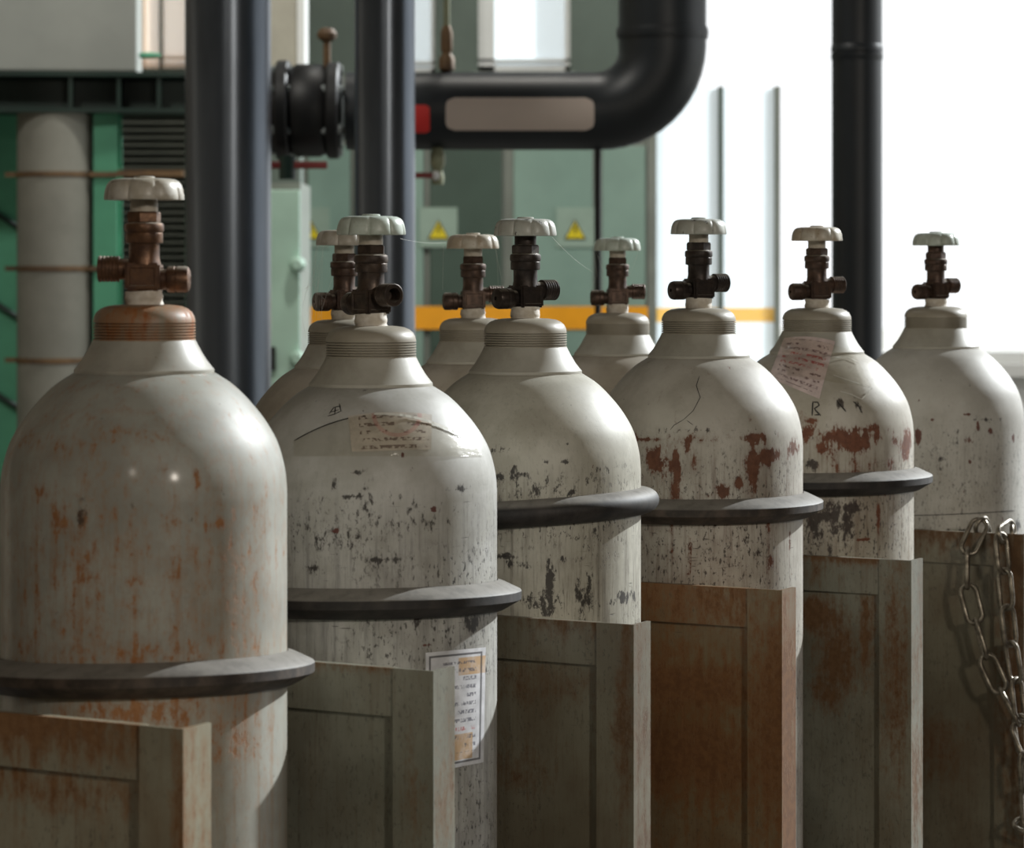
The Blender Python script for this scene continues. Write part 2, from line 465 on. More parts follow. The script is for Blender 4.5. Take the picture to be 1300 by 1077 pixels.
def label_mat(name, paper, ink, rows, cols, x0=0.06, x1=0.95, y0=0.08, y1=0.92, border=False, stamp=None, red_rows=(), stain=None):
    """printed paper: rows of unreadable characters laid out in the sheet's own UV"""
    t = NT(name)
    uvn = t.n('ShaderNodeUVMap')
    uvn.uv_map = 'sheet'
    u, v, _ = t.sep(uvn.outputs[0])
    row = t.math('FLOOR', t.math('MULTIPLY', v, rows))
    fr = t.math('FRACT', t.math('MULTIPLY', v, rows))
    inrow = t.math('MULTIPLY', t.math('GREATER_THAN', fr, 0.28), t.math('LESS_THAN', fr, 0.74))
    cv = t.n('ShaderNodeCombineXYZ')
    t.set(cv.inputs[0], t.math('MULTIPLY', u, cols))
    t.set(cv.inputs[1], t.math('MULTIPLY', v, rows * 2.5))
    t.set(cv.inputs[2], t.math('MULTIPLY', row, 3.7))
    nz = t.n('ShaderNodeTexNoise')
    nz.inputs['Scale'].default_value = 1.0
    nz.inputs['Detail'].default_value = 2
    t.t.links.new(cv.outputs[0], nz.inputs['Vector'])
    ch = t.ramp(nz.outputs[0], 0.44, 0.54)
    cv2 = t.n('ShaderNodeCombineXYZ')
    t.set(cv2.inputs[0], t.math('MULTIPLY', u, 2.6))
    t.set(cv2.inputs[1], t.math('MULTIPLY', row, 5.3))
    nz2 = t.n('ShaderNodeTexNoise')
    t.t.links.new(cv2.outputs[0], nz2.inputs['Vector'])
    nz2.inputs['Scale'].default_value = 1.0
    ch = t.math('MULTIPLY', ch, t.ramp(nz2.outputs[0], 0.40, 0.46))
    box = t.math('MULTIPLY', t.math('MULTIPLY', t.math('GREATER_THAN', u, x0), t.math('LESS_THAN', u, x1)),
                 t.math('MULTIPLY', t.math('GREATER_THAN', v, y0), t.math('LESS_THAN', v, y1)))
    f = t.math('MULTIPLY', t.math('MULTIPLY', ch, inrow), box)
    pn = t.noise(70, 5, 0.6)
    col = t.mix(t.ramp(pn, 0.35, 0.7), lin(paper), lin(tuple(c * 0.88 for c in paper)))
    if stain:
        for (a, b, c, d) in stain['boxes']:
            g = t.math('MULTIPLY', t.math('MULTIPLY', t.math('GREATER_THAN', u, a), t.math('LESS_THAN', u, b)),
                       t.math('MULTIPLY', t.math('GREATER_THAN', v, c), t.math('LESS_THAN', v, d)))
            col = t.mix(t.math('MULTIPLY', g, t.ramp(pn, 0.3, 0.6, 0.45, 0.9)), col, lin(stain['rgb']))
    inkc = lin(ink)
    if red_rows:
        isred = 0.0
        for rr in red_rows:
            isred = t.math('MAXIMUM', isred, t.math('COMPARE', row, float(rr), 0.4))
        inkc = t.mix(isred, lin(ink), lin((190, 70, 70)))
    col = t.mix(t.math('MULTIPLY', f, 0.8), col, inkc)
    if border:
        du = t.math('MINIMUM', u, t.math('SUBTRACT', 1.0, u))
        dv = t.math('MINIMUM', v, t.math('SUBTRACT', 1.0, v))
        d = t.math('MINIMUM', du, t.math('MULTIPLY', dv, 1.7))
        ln = t.math('MULTIPLY', t.math('GREATER_THAN', d, 0.055), t.math('LESS_THAN', d, 0.085))
        col = t.mix(t.math('MULTIPLY', ln, 0.8), col, lin((40, 38, 40)))
    if stamp:
        cu, cv_, rad, asp = stamp
        a = t.math('MULTIPLY', t.math('SUBTRACT', u, cu), asp)
        b = t.math('SUBTRACT', v, cv_)
        dd = t.math('SQRT', t.math('ADD', t.math('MULTIPLY', a, a), t.math('MULTIPLY', b, b)))
        rg = t.math('LESS_THAN', t.math('ABSOLUTE', t.math('SUBTRACT', dd, rad)), 0.05)
        col = t.mix(t.math('MULTIPLY', rg, 0.25), col, lin((196, 92, 92)))
    return t.done(col, 0.45)

M['lab2'] = label_mat('dome paper label', (196, 188, 176), (104, 84, 76), 5, 22, 0.12, 0.97, 0.05, 0.97, stamp=(0.58, 0.95, 0.55, 2.0))
M['lab2b'] = label_mat('white printed label', (222, 222, 226), (92, 92, 104), 14, 42, 0.2, 0.85, 0.12, 0.9, border=True,
                       red_rows=(4,), stain={'rgb': (196, 160, 116), 'boxes': [(0.55, 1.0, 0.78, 0.93), (0.0, 0.8, 0.06, 0.28)]})
M['lab5'] = label_mat('pinkish paper label', (218, 200, 196), (104, 72, 74), 10, 24, 0.1, 0.92, 0.06, 0.94, red_rows=(4, 5, 6))
M['ink'] = simple('black marker paint', (34, 32, 32), 0.7, 0, 0.1, 50)

# ------------------------------------------------------------------ the hall
YB = 10.5
def plane_box(name, x0, x1, y0, y1, z0, z1, mat):
    return struct(MB().box(x0, x1, y0, y1, z0, z1).build(name, mat, None, False))

plane_box('floor', -3.5, 5.0, -4.5, YB + 0.3, -0.2, 0.0, M['floor'])
plane_box('ground', -30, 60, YB + 0.3, 70, -0.3, -0.1, M['ground'])
plane_box('ground', 5.0, 60, -30, YB + 0.3, -0.3, -0.1, M['ground'])
plane_box('ceiling', -3.5, 5.0, -4.5, YB + 0.3, 6.2, 6.4, M['ceil'])
plane_box('wall_left', -3.7, -3.5, -4.5, YB + 0.3, -0.2, 6.4, M['wall_warm'])
plane_box('wall_front', -3.5, 5.0, -4.7, -4.5, -0.2, 6.4, M['wall_warm'])

def holed_wall(name, x0, x1, z0, z1, y0, y1, holes, mat):
    xs = sorted({x0, x1} | {h[0] for h in holes} | {h[1] for h in holes})
    zs = sorted({z0, z1} | {h[2] for h in holes} | {h[3] for h in holes})
    mb = MB()
    for a, b in zip(xs, xs[1:]):
        run = []
        for c, d in zip(zs, zs[1:]):
            cx, cz = (a + b) / 2, (c + d) / 2
            if any(h[0] < cx < h[1] and h[2] < cz < h[3] for h in holes):
                continue
            if run and abs(run[-1][1] - c) < 1e-6:
                run[-1][1] = d
            else:
                run.append([c, d])
        for c, d in run:
            mb.box(a, b, y0, y1, c, d)
    return struct(mb.build(name, mat, None, False))

def X(px, y):
    return (px - 650.0) * y / F
def Zh(py, y):
    return HC - (py - HZ) * y / F

holes = [(X(172, YB), X(240, YB), Zh(88, YB), 3.0),
         (X(500, YB), X(553, YB), Zh(95, YB), 3.0),
         (X(607, YB), X(724, YB), Zh(92, YB), 3.0)]
holed_wall('wall_back', -3.5, X(842, YB), -0.2, 6.2, YB, YB + 0.2, holes, M['wall'])
for i, h in enumerate(holes):
    mat = M['frost_cream'] if i == 0 else M['frost']
    e = bpy.data.objects.new('window_%d' % (i + 1), None)
    e.location = ((h[0] + h[1]) / 2, YB + 0.1, h[2])
    link(e)
    struct(e)
    hw, hh, t_ = (h[1] - h[0]) / 2, h[3] - h[2], 0.018
    for bx in ((-hw, -hw + t_ * (3.2 if i == 2 else 1.2), 0, hh), (hw - t_, hw, 0, hh), (-hw, hw, 0, t_ * 1.5), (-hw, hw, hh - t_, hh), (-hw, hw, 0.042, 0.052)):
        MB().box(bx[0], bx[1], -0.03, 0.03, bx[2], bx[3]).build('frame_bar', M['white_paint'] if i else M['frost_cream'], e, False)
    if i == 0:
        MB().box(-0.02, -0.008, -0.03, 0.03, 0, hh).build('frame_bar', M['white_paint'], e, False)
    MB().box(-hw, hw, -0.003, 0.003, 0, hh).build('pane', mat, e, False)
    MB().box(-hw - 0.02, hw + 0.02, -0.16, 0.02, -0.02, 0.0).build('window_sill', M['cab_post'], e, False)
# ledge below the windows
plane_box('trim_1', X(380, 10.2), X(838, 10.2), 10.2, YB, Zh(114, 10.2), Zh(96, 10.2), M['cab_post'])
# low wall of the open bay, with a coping
plane_box('wall_light_block', 5.0, 5.2, -4.7, 4.9, -0.2, 6.4, M['wall_warm'])  # unseen wall added to confine the sun and darken the fronts
wr = struct(MB().box(X(1000, 9.5), 5.0, 9.5, 9.7, -0.2, Zh(478, 9.5)).build('wall_bay', M['white_paint'], None, False))
MB().box(X(1000, 9.5), 5.0, 9.44, 9.76, Zh(478, 9.5), Zh(462, 9.5)).build('coping', M['white_paint'], wr, False)
MB().box(X(1000, 9.5), 5.0, 9.50, 9.70, Zh(462, 9.5), Zh(447, 9.5)).build('coping', M['white_paint'], wr, False)

# ------------------------------------------------------------------ gas cylinders
def catmull(pts, per=6):
    p = [np.array(q, float) for q in pts]
    p = [2 * p[0] - p[1]] + p + [2 * p[-1] - p[-2]]
    out = []
    for i in range(1, len(p) - 2):
        for k in range(per):
            t = k / per
            out.append(0.5 * ((2 * p[i]) + (p[i + 1] - p[i - 1]) * t + (2 * p[i - 1] - 5 * p[i] + 4 * p[i + 1] - p[i + 2]) * t * t
                              + (3 * p[i] - p[i - 1] - 3 * p[i + 1] + p[i + 2]) * t ** 3))
    out.append(p[-2])
    return out

DOME = catmull([(.49, 0), (.60, .07), (.68, .14), (.75, .215), (.82, .300), (.88, .390), (.93, .485), (.965, .59), (.99, .71), (1, .83)], 4)
DOME = [(float(a) * R, -float(b) * R) for a, b in DOME]
DR = np.array([d[0] for d in DOME])[::-1]
DZ = np.array([d[1] for d in DOME])[::-1]
def rad(z):
    """body radius at height z above the collar foot"""
    if z > 0:
        return float(np.interp(z, CZ, CR))
    return float(np.interp(z, DZ, DR)) if z > DZ[0] else R
CZ = [0, .0026, .0042, .0096, .0158, .0205, .0240]
CR = [.0537, .0535, .0520, .0478, .0440, .0415, .0398]

class Cyl:
    pass
def cyl(cx, s, ycol, **kw):
    c = Cyl()
    c.px, c.s = cx, s
    c.y = 2 * R * F / s
    c.x = X(cx, c.y)
    c.z = Zh(ycol, c.y)
    c.__dict__.update(kw)
    return c
def surf(c, px, py, off=0.0):
    """where the ray of a pixel meets the cylinder's skin"""
    dx, dz = (px - 650) / F, -(py - HZ) / F
    y = c.y - R - 0.01
    while y < c.y + 0.02:
        p = Vector((dx * y, y, HC + dz * y))
        q = math.hypot(p.x - c.x, p.y - c.y)
        if q <= rad(min(p.z - c.z, .0240)):
            break
        y += 0.0004
    zr = p.z - c.z
    sl = (rad(zr + .005) - rad(zr - .005)) / .010
    n = Vector(((p.x - c.x) / max(q, 1e-6), (p.y - c.y) / max(q, 1e-6), -sl)).normalized()
    return p + n * off, n

def body_mesh(c):
    zs = [(r, z) for r, z in DOME]
    z = DOME[-1][1]
    rows = list(zs)
    fine = bool(c.dark)
    while z > -0.42:
        z -= 0.0026 if fine else .02
        rows.append((R, z))
    bot = -c.z
    rows += [(R, -0.55), (R, -0.7), (R, -0.9), (R, bot + 0.03), (R * 0.99, bot + 0.012), (R * 0.95, bot + 0.003), (R * 0.88, bot)]
    rows = rows[::-1]
    n = 240 if fine else 96
    mb = MB().lathe(rows, n)
    me = mb.mesh('body', True, 50)
    co = np.array(mb.v)
    ang = np.arctan2(co[:, 0], -co[:, 1])       # 0 faces the camera, positive to the right
    for nm, blobs in (('rust', c.rust), ('dark', c.dark)):
        val = np.zeros(len(co))
        for (bx, by, rx, ry, st) in blobs:
            p, _ = surf(c, bx, by)
            a0 = math.atan2(p.x - c.x, -(p.y - c.y))
            z0 = p.z - c.z
            mpp = c.y / F
            dx = (ang - a0) * R / (rx * mpp / max(0.35, math.cos(a0)))
            dz = (co[:, 2] - z0) / (ry * mpp)
            val = np.maximum(val, st * np.exp(-(dx * dx + dz * dz) * 0.42))
        at_ = me.attributes.new(nm, 'FLOAT', 'POINT')
        at_.data.foreach_set('value', val.astype(np.float32))
    return me

def sheet(name, c, quad, mat, parent, nu=14, nv=12, off=0.0006, bow=0.0, wob=0.0, seed=0):
    """thin sheet stuck on the skin; quad = pixel corners tl, tr, br, bl"""
    rnd = random.Random(seed)
    tl, tr, br, bl = [Vector(q) for q in quad]
    v, uv, f = [], [], []
    inv = parent.matrix_world.inverted() if False else None
    for j in range(nv + 1):
        t = j / nv
        for i in range(nu + 1):
            s = i / nu
            p = (tl * (1 - s) + tr * s) * (1 - t) + (bl * (1 - s) + br * s) * t
            p = p - Vector((0, bow * 4 * s * (1 - s) * (1 - t)))
            q, n = surf(c, p.x, p.y, off + rnd.random() * wob)
            v.append(q - Vector((c.x, c.y, 0)))
            uv.append((s, 1 - t))
    for j in range(nv):
        for i in range(nu):
            a = j * (nu + 1) + i
            f.append((a, a + nu + 1, a + nu + 2, a + 1))
    mb = MB().add(v, f)
    o = mb.build(name, mat, parent, True, 80)
    ul = o.data.uv_layers.new(name='sheet')
    for lp in o.data.loops:
        ul.data[lp.index].uv = uv[lp.vertex_index]
    return o

def stroke(name, c, pts, wpx, mat, parent, off=0.0003):
    """flat brush stroke on the skin along pixel points"""
    mb = MB()
    v, f = [], []
    fine = []
    for a, b in zip(pts, pts[1:]):
        k_ = max(1, int(math.hypot(b[0] - a[0], b[1] - a[1]) / 3))
        fine += [(a[0] + (b[0] - a[0]) * j / k_, a[1] + (b[1] - a[1]) * j / k_) for j in range(k_)]
    P = [surf(c, *q, max(off, .0005)) for q in fine + [pts[-1]]]
    for i, (p, n) in enumerate(P):
        d = (P[min(i + 1, len(P) - 1)][0] - P[max(i - 1, 0)][0]).normalized()
        sd = d.cross(n).normalized() * wpx * c.y / F * 0.5 * (0.5 if i in (0, len(P) - 1) else 1)
        v += [p + sd - Vector((c.x, c.y, 0)), p - sd - Vector((c.x, c.y, 0))]
    for i in range(len(P) - 1):
        f.append((2 * i, 2 * i + 1, 2 * i + 3, 2 * i + 2))
    return mb.add(v, f).build(name, mat, parent, False)

def collar_mesh():
    return MB().lathe([(.0500, -.0025), (.0532, -.0015), (.0537, .0005), (.0535, .0026), (.0520, .0042), (.0478, .0096), (.0440, .0158),
                       (.0415, .0205), (.0398, .0240), (.0392, .0252), (.0340, .0258)], 80).mesh('neck_collar', True, 28)
def thread_mesh():
    pr = [(.0340, .0236), (.0386, .0242)]
    z = .0250
    for k in range(6):
        pr += [(.0393, z), (.0393, z + .0011), (.0376, z + .0014), (.0376, z + .0019)]
        z += .00225
    pr += [(.0392, z), (.0391, z + .0015), (.0384, z + .0045), (.0366, z + .0078), (.0335, z + .0104), (.0290, z + .0124), (.0220, z + .0134), (.0140, z + .0138)]
    return MB().lathe(pr, 80).mesh('neck_ring', True, 40)
def ptfe_mesh(seed):
    rnd = random.Random(seed)
    mb = MB()
    n, m = 40, 12
    v, f = [], []
    for j in range(m):
        t = j / (m - 1)
        wv = 0.0003 * math.sin(t * 11 + seed) + rnd.uniform(-.0002, .0002)
        for k in range(n):
            a = 2 * math.pi * k / n
            r = .0143 + wv + 0.0003 * math.sin(3 * a + seed + t * 4)
            if j == 0:
                r += .001
            v.append((r * math.cos(a), r * math.sin(a), .0505 + t * .0125 + .0008 * math.sin(a + seed)))
    for j in range(m - 1):
        for k in range(n):
            k2 = (k + 1) % n
            f.append((j * n + k, j * n + k2, (j + 1) * n + k2, (j + 1) * n + k))
    f.append(tuple((m - 1) * n + k for k in range(n)))
    return mb.add(v, f).mesh('sealing_tape', True, 60)

def valve_body_mesh():
    mb = MB()
    # forged block with sunken panels on its faces
    bm = bmesh.new()
    bmesh.ops.create_cube(bm, size=1.0)
    for v in bm.verts:
        v.co = Vector((v.co.x * .0265, v.co.y * .0265, v.co.z * .0215 + .0735))
    bmesh.ops.bevel(bm, geom=list(bm.edges), offset=.0016, segments=2, affect='EDGES')
    big = [f for f in bm.faces if abs(f.normal.z) < .1 and f.calc_area() > 2e-4]
    r = bmesh.ops.inset_individual(bm, faces=big, thickness=.0030)
    r = bmesh.ops.inset_individual(bm, faces=big, thickness=.0008, depth=-.0008)
    bm.verts.ensure_lookup_table()
    bm.verts.index_update()
    mb.add([v.co.copy() for v in bm.verts], [[v.index for v in f.verts] for f in bm.faces])
    bm.free()
    mb.lathe([(.0110, .061), (.0126, .0640)], 32)
    mb.lathe([(.0127, .0830), (.0122, .0860), (.0117, .0885), (.0117, .0985), (.0123, .1000)], 40)
    return mb.mesh('valve', True, 35)
def bonnet_mesh():
    return MB().lathe([(.0115, .0990), (.0140, .0994), (.0144, .1002), (.0144, .1068), (.0140, .1073), (.0146, .1080), (.0151, .1090), (.0151, .1128),
                       (.0146, .1142), (.0128, .1152), (.0112, .1156)], 48).mesh('bonnet_ring', True, 38)
def nut_mesh():
    mb = MB()
    n = 6
    pr = [(.0122, .1150), (.0132, .1160), (.0132, .1222), (.0122, .1235), (.0105, .1240)]
    return mb.lathe(pr, n).mesh('gland_nut', False)
def stem_mesh():
    return MB().lathe([(.0102, .1225), (.0106, .1240), (.0106, .1335), (.0100, .1345)], 32).mesh('spindle', True, 40)
def outlet_mesh():
    """open threaded side outlet along +x, higher of the two"""
    mtx = Matrix.Translation((0, 0, .0795)) @ Matrix.Rotation(math.pi / 2, 4, 'Y')
    pr = [(.0078, .008), (.0082, .0185)]
    z = .0188
    pr.append((.0095, z))
    for k in range(5):
        pr += [(.0101, z + .0006), (.0101, z + .0014), (.0096, z + .0020), (.0096, z + .0026)]
        z += .0027
    pr += [(.0101, z + .0005), (.0101, z + .0022), (.0094, z + .0028), (.0064, z + .0028), (.0062, z - .0100), (.0025, z - .0105)]
    return MB().lathe(pr, 40, mtx).mesh('outlet', True, 35)
def plug_mesh():
    """capped safety plug along -x, lower of the two"""
    mtx = Matrix.Translation((0, 0, .0715)) @ Matrix.Rotation(-math.pi / 2, 4, 'Y')
    pr = [(.0080, .008), (.0080, .0175), (.0096, .0180), (.0101, .0190), (.0102, .0235), (.0097, .0240), (.0097, .0248), (.0102, .0253),
          (.0102, .0318), (.0094, .0340), (.0070, .0352), (.0022, .0355), (.0020, .0335), (.0006, .0332)]
    return MB().lathe(pr, 40, mtx).mesh('safety_plug', True, 35)
def wheel_mesh(lobes):
    mb = MB()
    pr = [(.02, .0165), (.35, .0165), (.62, .0164), (.76, .0158), (.86, .0143), (.925, .0118), (.965, .0085), (.99, .0042), (1.0, .0008), (.985, .0),
          (.93, .0002), (.90, .0030), (.82, .0085), (.60, .0110), (.36, .0115), (.35, -.0005), (.02, -.0005)]
    n = lobes * 14
    v, f = [], []
    for r, z in pr:
        dep = 0.075 * min(1.0, max(0.0, (r - .62) / .3))
        for k in range(n):
            a = 2 * math.pi * k / n
            sc = 1 - dep * (1 - abs(math.cos(lobes * a / 2)) ** 0.45)
            rr = r * .0308 * sc
            v.append((rr * math.cos(a), rr * math.sin(a), .1325 + z))
    m = len(pr)
    for j in range(m - 1):
        for k in range(n):
            k2 = (k + 1) % n
            f.append((j * n + k, (j + 1) * n + k, (j + 1) * n + k2, j * n + k2))
    f.append(tuple(range(n)))
    f.append(tuple(reversed([(m - 1) * n + k for k in range(n)])))
    return mb.add(v, f).mesh('handwheel', True, 55)
def hub_mesh():
    return MB().lathe([(.0082, .1485), (.0082, .1500), (.0074, .1507), (.0050, .1508), (.0046, .1499), (.0004, .1499)], 28).mesh('hub_nut', True, 40)
def ring_mesh(kind):
    mb = MB()
    if kind == 'round':
        pr = []
        for k in range(17):
            a = math.pi * (k / 16 - .5)
            pr.append((R + .0012 + .0165 * math.cos(a), .0125 * math.sin(a)))
    else:
        pr = [(R + .0012, -.0135), (R + .006, -.0130), (R + .0195, -.0055), (R + .0212, -.0042), (R + .0215, .0028), (R + .0205, .0042), (R + .006, .0112), (R + .0012, .0125)]
    n = 96
    v, f = [], []
    m = len(pr)
    for r, z in pr:
        for k in range(n):
            a = 2 * math.pi * k / n
            v.append((r * math.cos(a), r * math.sin(a), z))
    for j in range(m):
        j2 = (j + 1) % m
        for k in range(n):
            k2 = (k + 1) % n
            f.append((j * n + k, j * n + k2, j2 * n + k2, j2 * n + k))
    return mb.add(v, f).mesh('rubber_ring', True, 30)

SH = dict(collar=collar_mesh(), thread=thread_mesh(), valve=valve_body_mesh(), bonnet=bonnet_mesh(), nut=nut_mesh(), stem=stem_mesh(),
          outlet=outlet_mesh(), plug=plug_mesh(), hub=hub_mesh(), wheel7=wheel_mesh(9), wheel8=wheel_mesh(8), ring=ring_mesh('flat'), ring_round=ring_mesh('round'))

def part(name, me, mat, parent, loc=(0, 0, 0), rot=(0, 0, 0), sc=1.0):
    me = me.copy()
    me.materials.clear()
    me.materials.append(mat)
    o = bpy.data.objects.new(name, me)
    o.location = loc
    o.rotation_euler = rot
    o.scale = (sc, sc, sc)
    return link(o, parent)

def rust_patches(*a):
    return list(a)

CY = {}
CY['1'] = cyl(183, 362, 473, k=1.0, yaw=-90, paint='p1', collar='collar_rusty', thread='thread_rusty', brz='brz1', wheel='wheel8', wm='wh_w', wrot=4,
    ring=(850, -4, 15, 'ring_b', 'ring'),
    label='gas cylinder with orange-rusted neck threads and speckled rust all over its body',
    rust=[(282, 665, 7, 6, .5), (262, 668, 3, 7, .42), (52, 625, 8, 8, .45), (80, 660, 14, 18, .35), (210, 700, 60, 40, .18), (300, 720, 40, 70, .22), (100, 730, 60, 80, .22),
          (150, 550, 60, 10, .2), (200, 830, 190, 14, .28), (170, 905, 60, 14, .42), (300, 930, 30, 30, .3), (92, 770, 6, 60, .3), (255, 890, 40, 8, .3), (40, 560, 60, 10, .2)],
    dark=[(102, 660, 4, 12, .5), (235, 662, 10, 4, .3)])
CY['2'] = cyl(471, 320, 490, k=.985, yaw=38, paint='p2', collar='collar', thread='thread', brz='brz2', wheel='wheel7', wm='wh_g', wrot=10,
    ring=(756, -2, 11, 'ring', 'ring'),
    label='gas cylinder with taped paper label on its shoulder and bordered printed label lower down',
    rust=[(512, 577, 4, 4, .75), (476, 592, 2.5, 8, .6), (549, 647, 5, 5, .75), (425, 674, 5, 3, .7), (391, 634, 5, 7, .55), (420, 625, 4, 4, .5), (592, 634, 5, 5, .5), (466, 617, 4, 6, .5),
          (427, 580, 4, 4, .5), (570, 660, 4, 8, .4), (540, 819, 12, 2, .6)],
    dark=[(452, 601, 9, 2, .7), (426, 616, 3, 6, .5), (463, 620, 4, 4, .55), (445, 629, 20, 1.5, .6), (465, 660, 5, 120, .30), (500, 660, 60, 25, .30), (430, 680, 50, 18, .32),
          (585, 621, 16, 3, .5), (490, 711, 24, 3, .5), (398, 722, 14, 8, .45), (528, 790, 5, 14, .5), (595, 700, 20, 10, .25), (480, 735, 30, 30, .2), (452, 795, 8, 14, .35),
          (600, 795, 8, 9, .75)])
CY['3'] = cyl(667, 293, 474, k=.975, yaw=125, paint='p3', collar='collar', thread='thread', brz='brz3', wheel='wheel7', wm='wh_c', wrot=25,
    ring=(644, -11, 9, 'ring', 'ring_round'),
    label='gas cylinder with tilted round-edged ring and chipped black-specked handwheel',
    rust=[(752, 592, 4, 5, .45), (806, 602, 5, 6, .6), (758, 690, 3, 16, .45), (758, 720, 3, 12, .5), (736, 771, 4, 4, .55), (800, 755, 6, 5, .4), (700, 740, 3, 16, .4)],
    dark=[(630, 572, 5, 5, .5), (643, 571, 7, 4, .55), (634, 606, 8, 4, .7), (654, 599, 3, 7, .6), (666, 603, 6, 3, .75), (694, 610, 3, 9, .6), (718, 564, 3, 2.5, .7), (717, 587, 4, 3, .7),
          (694, 587, 3, 3, .6), (715, 603, 3, 6, .5), (724, 626, 4, 4, .85), (700, 616, 16, 14, .28), (740, 610, 14, 4, .45), (770, 596, 16, 3, .45), (660, 620, 40, 16, .3),
          (698, 750, 4, 26, .75), (704, 770, 14, 10, .5), (690, 770, 3, 14, .6), (735, 760, 6, 20, .5), (748, 758, 5, 20, .5), (680, 760, 30, 14, .35), (640, 706, 14, 3, .55), (720, 710, 16, 4, .4),
          (795, 756, 14, 6, .45), (755, 675, 3, 12, .55), (660, 716, 30, 4, .35), (780, 765, 30, 4, .4)])
CY['4'] = cyl(887, 263.5, 454, k=.97, yaw=118, paint='p4', collar='collar', thread='thread', brz='brz3', wheel='wheel8', wm='wh_c', wrot=8,
    ring=(640, -1, 11.3, 'ring_b', 'ring'),
    label='gas cylinder with red-brown rust patches and drips above a flat ring, between two ringed cylinders',
    rust=[(829, 583, 6, 14, 1.0), (843, 594, 5, 12, .95), (859, 598, 4, 30, 1.0), (820, 558, 15, 2.5, .8), (957, 556, 13, 5, .9), (876, 557, 4, 4, .7), (954, 600, 7, 24, 1.0), (975, 580, 14, 7, .95),
          (938, 613, 6, 6, .95), (918, 624, 7, 8, .9), (1009, 569, 7, 9, .8), (882, 587, 3, 9, .7), (848, 552, 3, 6, .6), (900, 630, 4, 4, .6), (872, 566, 5, 10, .55), (846, 570, 24, 14, .35),
          (852, 680, 2.5, 30, .5), (876, 715, 3, 20, .55), (975, 690, 3, 40, .5), (1003, 690, 2.5, 40, .55), (978, 712, 3, 8, .6), (930, 557, 60, 3, .4), (990, 577, 6, 3, .6), (900, 560, 20, 3, .45)],
    dark=[(890, 547, 50, 3, .38), (930, 590, 14, 12, .3), (845, 552, 40, 2.5, .35), (885, 665, 60, 8, .28), (935, 685, 40, 20, .28), (957, 705, 5, 6, .5), (910, 686, 10, 2, .5), (830, 660, 16, 10, .3)])
CY['5'] = cyl(1037, 244, 449, k=.95, yaw=112, paint='p5', collar='collar', thread='thread', brz='brz4', wheel='wheel7', wm='wh_b', wrot=2,
    ring=(608, -2, 8, 'ring', 'ring'),
    label='gas cylinder with taped pink label on its shoulder and a broad rust belt',
    rust=[(1031, 535, 7, 4, .75), (1075, 555, 45, 8, .72), (1085, 562, 16, 12, .8), (1042, 568, 7, 8, .7), (1060, 565, 8, 18, .6), (1063, 590, 3, 14, .6), (1083, 585, 6, 20, .65), (1100, 545, 22, 4, .7),
          (1115, 553, 12, 5, .75), (1150, 565, 8, 16, .85), (1137, 560, 6, 7, .6), (1130, 585, 5, 14, .5), (1025, 550, 10, 10, .65), (1095, 590, 30, 12, .35), (1122, 625, 4, 5, .5), (1085, 592, 10, 8, .55),
          (1144, 643, 4, 6, .4), (1115, 660, 3, 20, .4), (1097, 685, 8, 1.5, .9)],
    dark=[(1030, 590, 8, 5, .6), (1050, 655, 16, 9, .7), (1032, 665, 9, 22, .62), (1076, 665, 5, 20, .8), (1080, 645, 14, 5, .8), (1062, 672, 8, 8, .6), (1043, 680, 5, 12, .6), (1055, 640, 30, 5, .45),
          (1053, 695, 2.5, 16, .5), (1065, 512, 5, 6, .45), (1092, 517, 5, 6, .5), (1040, 552, 34, 4, .3)])
CY['6'] = cyl(1188, 222, 442, k=.95, yaw=122, paint='p6', collar='collar', thread='thread', brz='brz4', wheel='wheel7', wm='wh_g', wrot=20,
    ring=None,
    label='pale gas cylinder without a ring, standing behind the rack divider that carries the chain',
    rust=[(1229, 526, 5, 2.5, .95), (1184, 533, 3, 2, .9), (1165, 555, 3.5, 13, 1.0), (1241, 543, 2.5, 7, .7), (1255, 547, 10, 4, .55), (1231, 558, 5, 6, .7), (1274, 542, 3, 8, .6), (1232, 586, 4, 4, .8),
          (1229, 608, 2, 4, .6), (1223, 625, 2, 6, .6), (1287, 555, 8, 8, .5), (1285, 575, 6, 20, .4), (1273, 658, 2.5, 7, .7), (1155, 511, 2, 3, .7), (1166, 509, 2, 2, .6), (1265, 550, 14, 8, .4), (1280, 590, 8, 8, .35)],
    dark=[(1250, 533, 30, 2, .4), (1196, 583, 4, 3, .55), (1196, 596, 4, 2, .5), (1210, 560, 24, 14, .25), (1240, 614, 30, 3, .3), (1208, 677, 5, 3, .9), (1222, 677, 4, 3, .9), (1290, 670, 6, 8, .6)])
CY['2b'] = cyl(437, 257, 467, k=1.0, yaw=118, paint='p7', collar='collar', thread='thread', brz='brz4', wheel='wheel8', wm='wh_w', wrot=12, ring=None,
    label='cobwebbed gas cylinder in the back row, mostly hidden by the one with the bordered label', rust=[], dark=[])
CY['3b'] = cyl(600.5, 240, 461, k=1.0, yaw=98, paint='p7', collar='collar', thread='thread', brz='brz4', wheel='wheel7', wm='wh_b', wrot=22, ring=None,
    label='back-row gas cylinder with stained cream wheel, behind the one with the chipped handwheel', rust=[(590, 470, 10, 4, .3)], dark=[])
CY['4b'] = cyl(784, 226, 451, k=.95, yaw=95, paint='p7', collar='collar', thread='thread', brz='brz4', wheel='wheel7', wm='wh_g', wrot=14, ring=None,
    label='back-row gas cylinder behind the one with red-brown rust patches, yellow band beyond it', rust=[], dark=[])

